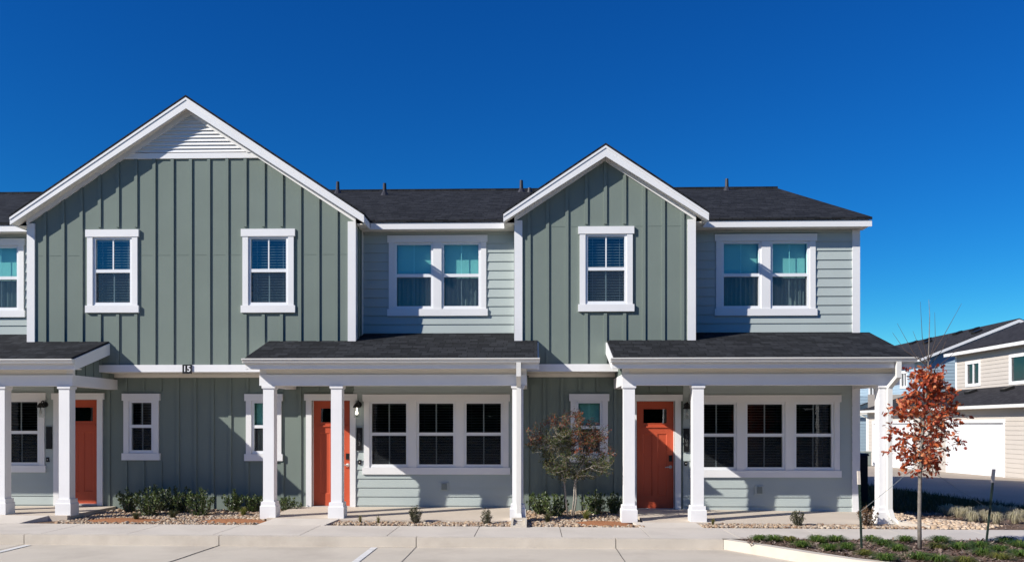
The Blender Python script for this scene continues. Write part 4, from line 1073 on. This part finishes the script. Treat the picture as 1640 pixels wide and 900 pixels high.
# ---- grass tufts
def tuft(name, x, y, z, r_, h, n, m_, label, group, cat='grass', wd=.006, droop=.5):
    V, Fc = [], []
    for k in range(n):
        a = random.uniform(0, 6.28); r0 = r_*.28*random.random(); b0 = Vector((x+r0*math.cos(a), y+r0*math.sin(a), z-.005))
        a2 = a+random.uniform(-.6, .6); rr = r_*random.uniform(.25, 1.0); hh = h*random.uniform(.55, 1.05)*(1-.25*rr/r_)
        o_ = Vector((math.cos(a2), math.sin(a2), 0)); sd = Vector((-o_.y, o_.x, 0))*wd*random.uniform(.6, 1.2)
        p1 = b0+o_*rr*.35+Vector((0, 0, hh*.8)); p2 = b0+o_*rr*.75+Vector((0, 0, hh)); p3 = b0+o_*rr*1.1+Vector((0, 0, hh*(1-droop*random.uniform(.2, 1))))
        i = len(V); V += [b0-sd, b0+sd, p1-sd*.9, p1+sd*.9, p2-sd*.7, p2+sd*.7, p3-sd*.1, p3+sd*.1]
        Fc += [(i, i+1, i+3, i+2), (i+2, i+3, i+5, i+4), (i+4, i+5, i+7, i+6)]
    o = mesh_np(name, np.array([tuple(v_) for v_ in V]), np.array(Fc), M[m_]); return tag(o, label, cat, group)
# foreground clumps in the island
fg = [(1216, 862.5, 22, 0), (1240, 864, 26, 0), (1264, 866, 22, 1), (1284, 875, 26, 0), (1308, 862, 22, 0), (1312, 868, 22, 0), (1338, 862, 28, 0), (1328, 880, 26, 0), (1356, 878, 28, 0), (1386, 888, 24, 1), (1396, 864, 24, 0),
      (1416, 872, 30, 0), (1418, 895, 34, 0), (1438, 880, 26, 0), (1450, 863, 26, 0), (1472, 893, 34, 0), (1506, 864, 30, 0), (1500, 876, 24, 1), (1504, 897, 34, 0), (1536, 876, 36, 0), (1545, 898, 30, 1), (1568, 874, 36, 0), (1574, 886, 30, 0), (1600, 880, 30, 0),
      (1602, 892, 34, 1), (1612, 866, 30, 0), (1634, 872, 36, 0), (1636, 888, 34, 0), (1660, 876, 36, 0), (1680, 890, 36, 0)]
for px, py, wpx, yel in fg:
    # depth from the photo row on the island surface
    z_ = -.16; t = (EYE-z_)*F/(py-HY); Y = t-DIST; Y = min(Y, -3.12)
    x = ax(px, Y); z = isl_z(x); r_ = .5*wpx/(F/(DIST+Y))
    if not in_island(x, Y): Y = max(Y, -5.0); x = ax(px, Y)
    tuft('grass_clump', x, Y, z, r_*1.6, .125 if not yel else .11, 260, 'grass_yellow' if yel else 'grass',
         'yellowish green grass clump in the mulch of the front island' if yel else 'low bright green grass clump in the mulch of the front island',
         'yellowish grass clumps in the front island' if yel else 'green grass clumps in the front island', wd=.0048)
# pale ornamental grasses in the side bed
for px, py, wpx in ((1518, 822, 26), (1536, 826, 30), (1554, 828, 28), (1558, 835, 24), (1573, 824, 26), (1578, 834, 26), (1596, 822, 28), (1596, 838, 24), (1620, 826, 30), (1626, 836, 30), (1640, 832, 30), (1656, 826, 30), (1672, 832, 30)):
    z_ = -.20; t = (EYE-z_)*F/(py-HY); Y = max(t-DIST, WALK_B+.2); x = ax(px, Y); z = side_bed(x, Y)
    tuft('ornamental_grass', x, Y, z, .5*wpx/(F/(DIST+Y))*1.1, .27, 260, 'pale_grass', 'pale straw coloured ornamental grass clump in the side bed', 'pale grass clumps in the side bed', wd=.004, droop=.8)
for px, Y in ((577, -1.28), (606, -1.32), (1142, -1.3)):
    x = ax(px, Y); tuft('dry_tuft', x, Y, bz(x, Y), .06, .17, 50, 'yellow_tuft',
        {577: 'small yellowing tuft beside the second middle porch column', 606: 'small yellowing tuft in gravel right of the middle orange door', 1142: 'small yellowing tuft right of the second right porch column'}[px], 'yellowing tufts in the gravel', wd=.003, droop=.3)
for px, Y, lb_ in ((277, -.85, 'grey green tuft in gravel before the left shrub row'), (218, -1.05, 'grey brown tuft in gravel near the left walk'), (390, -.3, 'yellow green tuft left of the middle porch column'), (877, -.95, 'grey green tuft in gravel left of the multi-stemmed tree'), (939, -.6, 'yellow green tuft right of the multi-stemmed tree')):
    x = ax(px, Y); tuft('dry_tuft', x, Y, bed_z(x, Y)+.01, .12, .20, 110, 'grass_yellow' if 'yellow' in lb_ else 'boxwood', lb_, 'tufts in the gravel beds', wd=.004, droop=.4)
# shaded lawn behind
LV, LF = [], []
for k in range(26000):
    y = 1.9+26*random.random()**1.5; x = random.uniform(6.5, drive_edge(y)-.05); z = side_z(8, y); a = random.uniform(0, 6.28); h = random.uniform(.05, .16)
    i = len(LV); c_, s_ = math.cos(a)*.006*(1+.06*y), math.sin(a)*.006*(1+.06*y); lx_, ly_ = random.gauss(0, .04), random.gauss(0, .04)
    LV += [(x-c_, y-s_, z-.01), (x+c_, y+s_, z-.01), (x+lx_, y+ly_, z+h)]; LF.append((i, i+1, i+2))
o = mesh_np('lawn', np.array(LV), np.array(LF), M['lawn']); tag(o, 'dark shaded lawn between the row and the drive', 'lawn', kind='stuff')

# ---- splash blocks
def splash(x, y, z, rot, label):
    s = thing('splash_block', label, 'splash block', (x, y, z), 'splash blocks under the downspouts')
    b = MB(); c_, s_ = math.cos(rot), math.sin(rot)
    T = lambda u, v_, w_: (x+u*c_-v_*s_, y+u*s_+v_*c_, z+w_)
    def bx_(u0, u1, v0, v1, w0, w1, w2):
        b.add([T(u0, v0, w0), T(u1, v0, w0), T(u1, v1, w0), T(u0, v1, w0), T(u0, v0, w1), T(u1, v0, w2), T(u1, v1, w2), T(u0, v1, w1)], [(0,3,2,1),(4,5,6,7),(0,1,5,4),(1,2,6,5),(2,3,7,6),(3,0,4,7)])
    bx_(0, .46, -.10, .10, -.02, .035, .02); bx_(0, .46, -.135, -.1005, -.02, .09, .045); bx_(0, .46, .1005, .135, -.02, .09, .045); bx_(-.035, -.0005, -.135, .135, -.02, .10, .10)
    b.build('trough', M['kerb'], s)
splash(xm+.01, yp-.13, bed_z(xm, -1.2)+.02, R(-90), 'concrete splash block below the downspout of the middle porch')
splash(xr2+.14, yp-.13, bed_z(xr2, -1.2)+.02, R(-25), 'concrete splash block below the downspout at the rightmost column')

# ================================================================== BACKGROUND HOUSES ACROSS THE DRIVE
def flat_z(y): return side_z(8, y)
def rowhouse(name, label, mwall, y0, y1, gy0, gy1, doors, wins, ridge_y0):
    h = thing(name, label, 'house', (20, .5*(y0+y1), flat_z(y0)))
    Xg, Xu = 18.5, 20.8; gb = flat_z(y1)-.2
    tfF = lambda u, o, z: (Xg-o, u, z); tfU = lambda u, o, z: (Xu-o, u, z)
    gt = 2.35
    dh = [(a, b, -2, zt) for a, b, zb_, zt in doors]
    m = MB(); lap(m, gy0, gy1, gb, gt+.1, dh, tfF, .18); lap(m, Xg, Xu+8, gb, 3.3, [], lambda u, o, z: (u, gy0-o, z), .18); lap(m, Xg, Xu+8, gb, 3.3, [], lambda u, o, z: (u, gy1+o, z), .18)
    m.build('garage_wall', mwall, h)
    m = MB(); wh = [(a-.05, b+.05, c-.05, d+.05) for a, b, c, d in wins]; lap(m, y0, y1, 2.2, 5.15, wh, tfU, .18)
    ep = lambda x: 5.1+(min(x, 51-x)-20.4)*.40
    m2 = m
    for yy, sg in ((y0, -1), (y1, 1)):
        tf = lambda u, o, z, yy=yy, sg=sg: (u, yy+sg*o, z); lap(m2, Xu, 30.2, gb, 5.1, [], tf, .18); panel(m2, Xu, 30.2, 5.1, ep, [], tf, 25.5)
    m.build('upper_wall', mwall, h)
    r = MB(); zr = 5.17+(25.5-20.38)*.40
    o0, o1 = y0-.35, y1+.35
    r.prism([(20.38, o0, 5.17), (25.5, o0, zr), (25.5, o1, zr), (20.38, o1, 5.17)], (0, 0, -.05)); r.prism([(30.62, o0, 5.17), (30.62, o1, 5.17), (25.5, o1, zr), (25.5, o0, zr)], (0, 0, -.05))
    rf = r.build('roof', M['far_roof'], h)
    for k in range(int((y1-y0)/1.9)):
        v = MB(); yy = y0+.8+k*1.9; xx = 24.75 if k % 3 else 23.9; zz = 5.17+(xx-20.38)*.40
        v.prism([(xx-.2, yy-.2, zz-.08), (xx-.2, yy+.2, zz-.08), (xx+.2, yy+.2, zz+.08), (xx+.2, yy-.2, zz+.08)], (-.03, 0, .12)); v.build('roof_vent', M['black'], rf)
    f = MB(); f.box(20.36, 20.40, o0, o1, 4.98, 5.12); f.box(30.60, 30.64, o0, o1, 4.98, 5.12)
    for yy in (o0, o1-.03):
        f.prism([(20.36, yy, 4.97), (20.36, yy, 5.115), (25.5, yy, zr-.052), (25.5, yy, zr-.22)], (0, .03, 0)); f.prism([(30.64, yy, 4.97), (25.5, yy, zr-.22), (25.5, yy, zr-.052), (30.64, yy, 5.115)], (0, .03, 0))
    f.build('fascia', M['white'], rf)
    s = MB(); s.box(20.41, Xu+.1, o0+.03, o1-.03, 5.0, 5.02); s.build('soffit', M['soffit'], rf)
    # low garage roof
    r = MB(); r.prism([(18.08, gy0-.3, 2.42), (Xu-.01, gy0-.3, 2.42+.335*(Xu-18.09)), (Xu-.01, gy1+.3, 2.42+.335*(Xu-18.09)), (18.08, gy1+.3, 2.42)], (0, 0, -.04)); gr = r.build('garage_roof', M['far_roof'], h)
    for k in range(int((gy1-gy0)/3)):
        v = MB(); yy = gy0+1.2+k*3.0; xx = 20.1; zz = 2.42+.335*(xx-18.08); v.prism([(xx-.2, yy-.2, zz-.07), (xx-.2, yy+.2, zz-.07), (xx+.2, yy+.2, zz+.07), (xx+.2, yy-.2, zz+.07)], (-.03, 0, .11)); v.build('roof_vent', M['black'], gr)
    g = MB(); g.box(18.0, 18.10, gy0-.3, gy1+.3, 2.28, 2.405); g.build('gutter', M['gutter'], gr)
    s = MB(); s.box(18.11, Xg, gy0-.28, gy1+.28, 2.27, 2.29); s.box(18.2, 20.8, gy0-.31, gy0-.28, 2.22, 2.38); s.build('soffit', M['soffit'], gr)
    d_ = MB(); d_.tube([(18.05, gy1+.15, 2.3), (18.05, gy1+.15, 2.22), (18.44, gy1-.02, 2.0), (18.44, gy1-.02, flat_z(gy1)+.05)], .045, 6); d_.build('downspout', M['gutter'], gr)
    for a, b, zb_, zt in doors:
        g = MB(); n = 4; zs = lin(flat_z(b)-.02, zt, n)
        for k in range(n): g.box(Xg+.06, Xg+.09, a, b, zs[k], zs[k+1]-.012)
        g.box(Xg+.075, Xg+.10, a, b, zs[0], zt); o = g.build('garage_door', M['white'], h)
        t = MB(); t.box(Xg-.03, Xg+.09, a-.12, a, zs[0], zt); t.box(Xg-.03, Xg+.09, b, b+.12, zs[0], zt); t.box(Xg-.035, Xg+.09, a-.15, b+.15, zt, zt+.14); t.build('door_trim', M['white'], o)
    for a, b, c, d in wins:
        t = MB(); t.box(Xu-.04, Xu+.02, a-.14, a, c-.14, d+.14); t.box(Xu-.04, Xu+.02, b, b+.14, c-.14, d+.14); t.box(Xu-.04, Xu+.02, a, b, c-.14, c); t.box(Xu-.04, Xu+.02, a, b, d, d+.14)
        t.box(Xu-.02, Xu+.03, .5*(a+b)-.03, .5*(a+b)+.03, c, d); o = t.build('window', M['white'], h)
        p = MB(); p.quad((Xu+.03, a, c), (Xu+.03, b, c), (Xu+.03, b, d), (Xu+.03, a, d)); p.build('pane', M['upper_glass'], o)
        i = MB(); i.add([(Xu+.05, a, c), (Xu+.05, b, c), (Xu+.05, b, d), (Xu+.05, a, d), (Xu+.5, a, c), (Xu+.5, b, c), (Xu+.5, b, d), (Xu+.5, a, d)], [(0,1,5,4),(1,2,6,5),(2,3,7,6),(3,0,4,7),(4,5,6,7)]); i.build('room_interior', M['room'], o)
    c = MB(); c.box(Xu-.03, Xu+.02, y1-.12, y1+.02, 2.3, 5.0); c.box(Xg-.03, Xg+.02, gy1-.12, gy1+.02, gb, gt); c.build('corner_board', M['white'], h)
    return h
def yz(px, X):       # depth of a photo column on a wall of constant x
    a = (px-CX)/F; s = (-ST+a*CT); return X/s*(CT+a*ST)-DIST
def zat(px, py, X): a = (px-CX)/F; t = X/(-ST+a*CT); return EYE+t*(HY-py)/F
d1 = (yz(1607.5, 18.5), yz(1518, 18.5)); d2 = (yz(1462, 18.5), yz(1399, 18.5))
zt = zat(1570, 677, 18.5)
wn = [(yz(1568.5, 20.8), yz(1549.5, 20.8), zat(1559, 614, 20.8), zat(1559, 582.5, 20.8)), (yz(1668, 20.8), yz(1620, 20.8), zat(1640, 609, 20.8), zat(1640, 570, 20.8))]
y1u = yz(1531, 20.8)
rowhouse('beige_townhouse', 'beige townhouse with white garage doors and dark roofs across the drive at the right', M['beige'], y1u-14, y1u, 2.0+8, yz(1390, 18.5), [(*d1, -.6, zt), (*d2, -.6, zt), (d1[0]-8, d1[0]-3.1, -.6, zt)], wn, 0)
yb0 = y1u+3.2
wn2 = [(yz(1402, 20.8), yz(1393.5, 20.8), zat(1398, 634, 20.8), zat(1398, 621, 20.8)), (yz(1452, 20.8), yz(1444, 20.8), zat(1448, 618, 20.8), zat(1448, 598, 20.8))]
rowhouse('blue_townhouse', 'pale blue townhouse with dark roof furthest back behind the beige house', M['blue'], yb0, yb0+19, yz(1390, 18.5)+3.0, yb0+18, [], wn2, 0)
# utility cabinets
def cabinet(x, y, z, wd, dp, h, m_, label):
    c = thing('utility_cabinet', label, 'cabinet', (x, y, z))
    b = MB(); b.box(x-wd/2, x+wd/2, y-dp/2, y+dp/2, z-.05, z+h); b.frustum(x, y, wd/2+.03, dp/2+.03, z+h+.0005, wd/2+.01, dp/2+.01, z+h+.06); o = b.build('housing', m_, c)
    d_ = MB(); d_.box(x-wd/2+.04, x+wd/2-.04, y-dp/2-.015, y-dp/2-.0005, z+.08, z+h-.05); d_.build('cabinet_door', m_, c)
ycb = 4.6; cabinet(ax(1376, ycb), ycb, side_z(8, ycb), .22, .5, 1.15, M['black'], 'tall black cabinet in the shade just beyond the right corner of the row')
ycc = 29.5; cabinet(ax(1386, ycc), ycc, flat_z(ycc), .35, .6, .75, M['grey_box'], 'small grey green cabinet by the far beige garage corner')

# dark tree belt beyond the far side of the parking lot (mirrored in the window panes)
TP, TD = [], []
for k in range(150):
    cx_, cy_, rr = random.uniform(-75, 75), random.uniform(-52, -40), random.uniform(2.5, 4.2); hh = random.uniform(7, 10)
    for j in range(220):
        d_ = rv().normalized()*random.uniform(.6, 1.0)**.5; TP.append((cx_+d_.x*rr, cy_+d_.y*rr, hh*.46+d_.z*hh*.54)); TD.append(tuple(rv()))
o = leaves_mesh('tree_belt', TP, TD, 1.3, .9, M['shrub'], None, 'leaf', .2); tag(o, 'dark belt of trees beyond the far side of the parking lot', 'trees', kind='stuff')
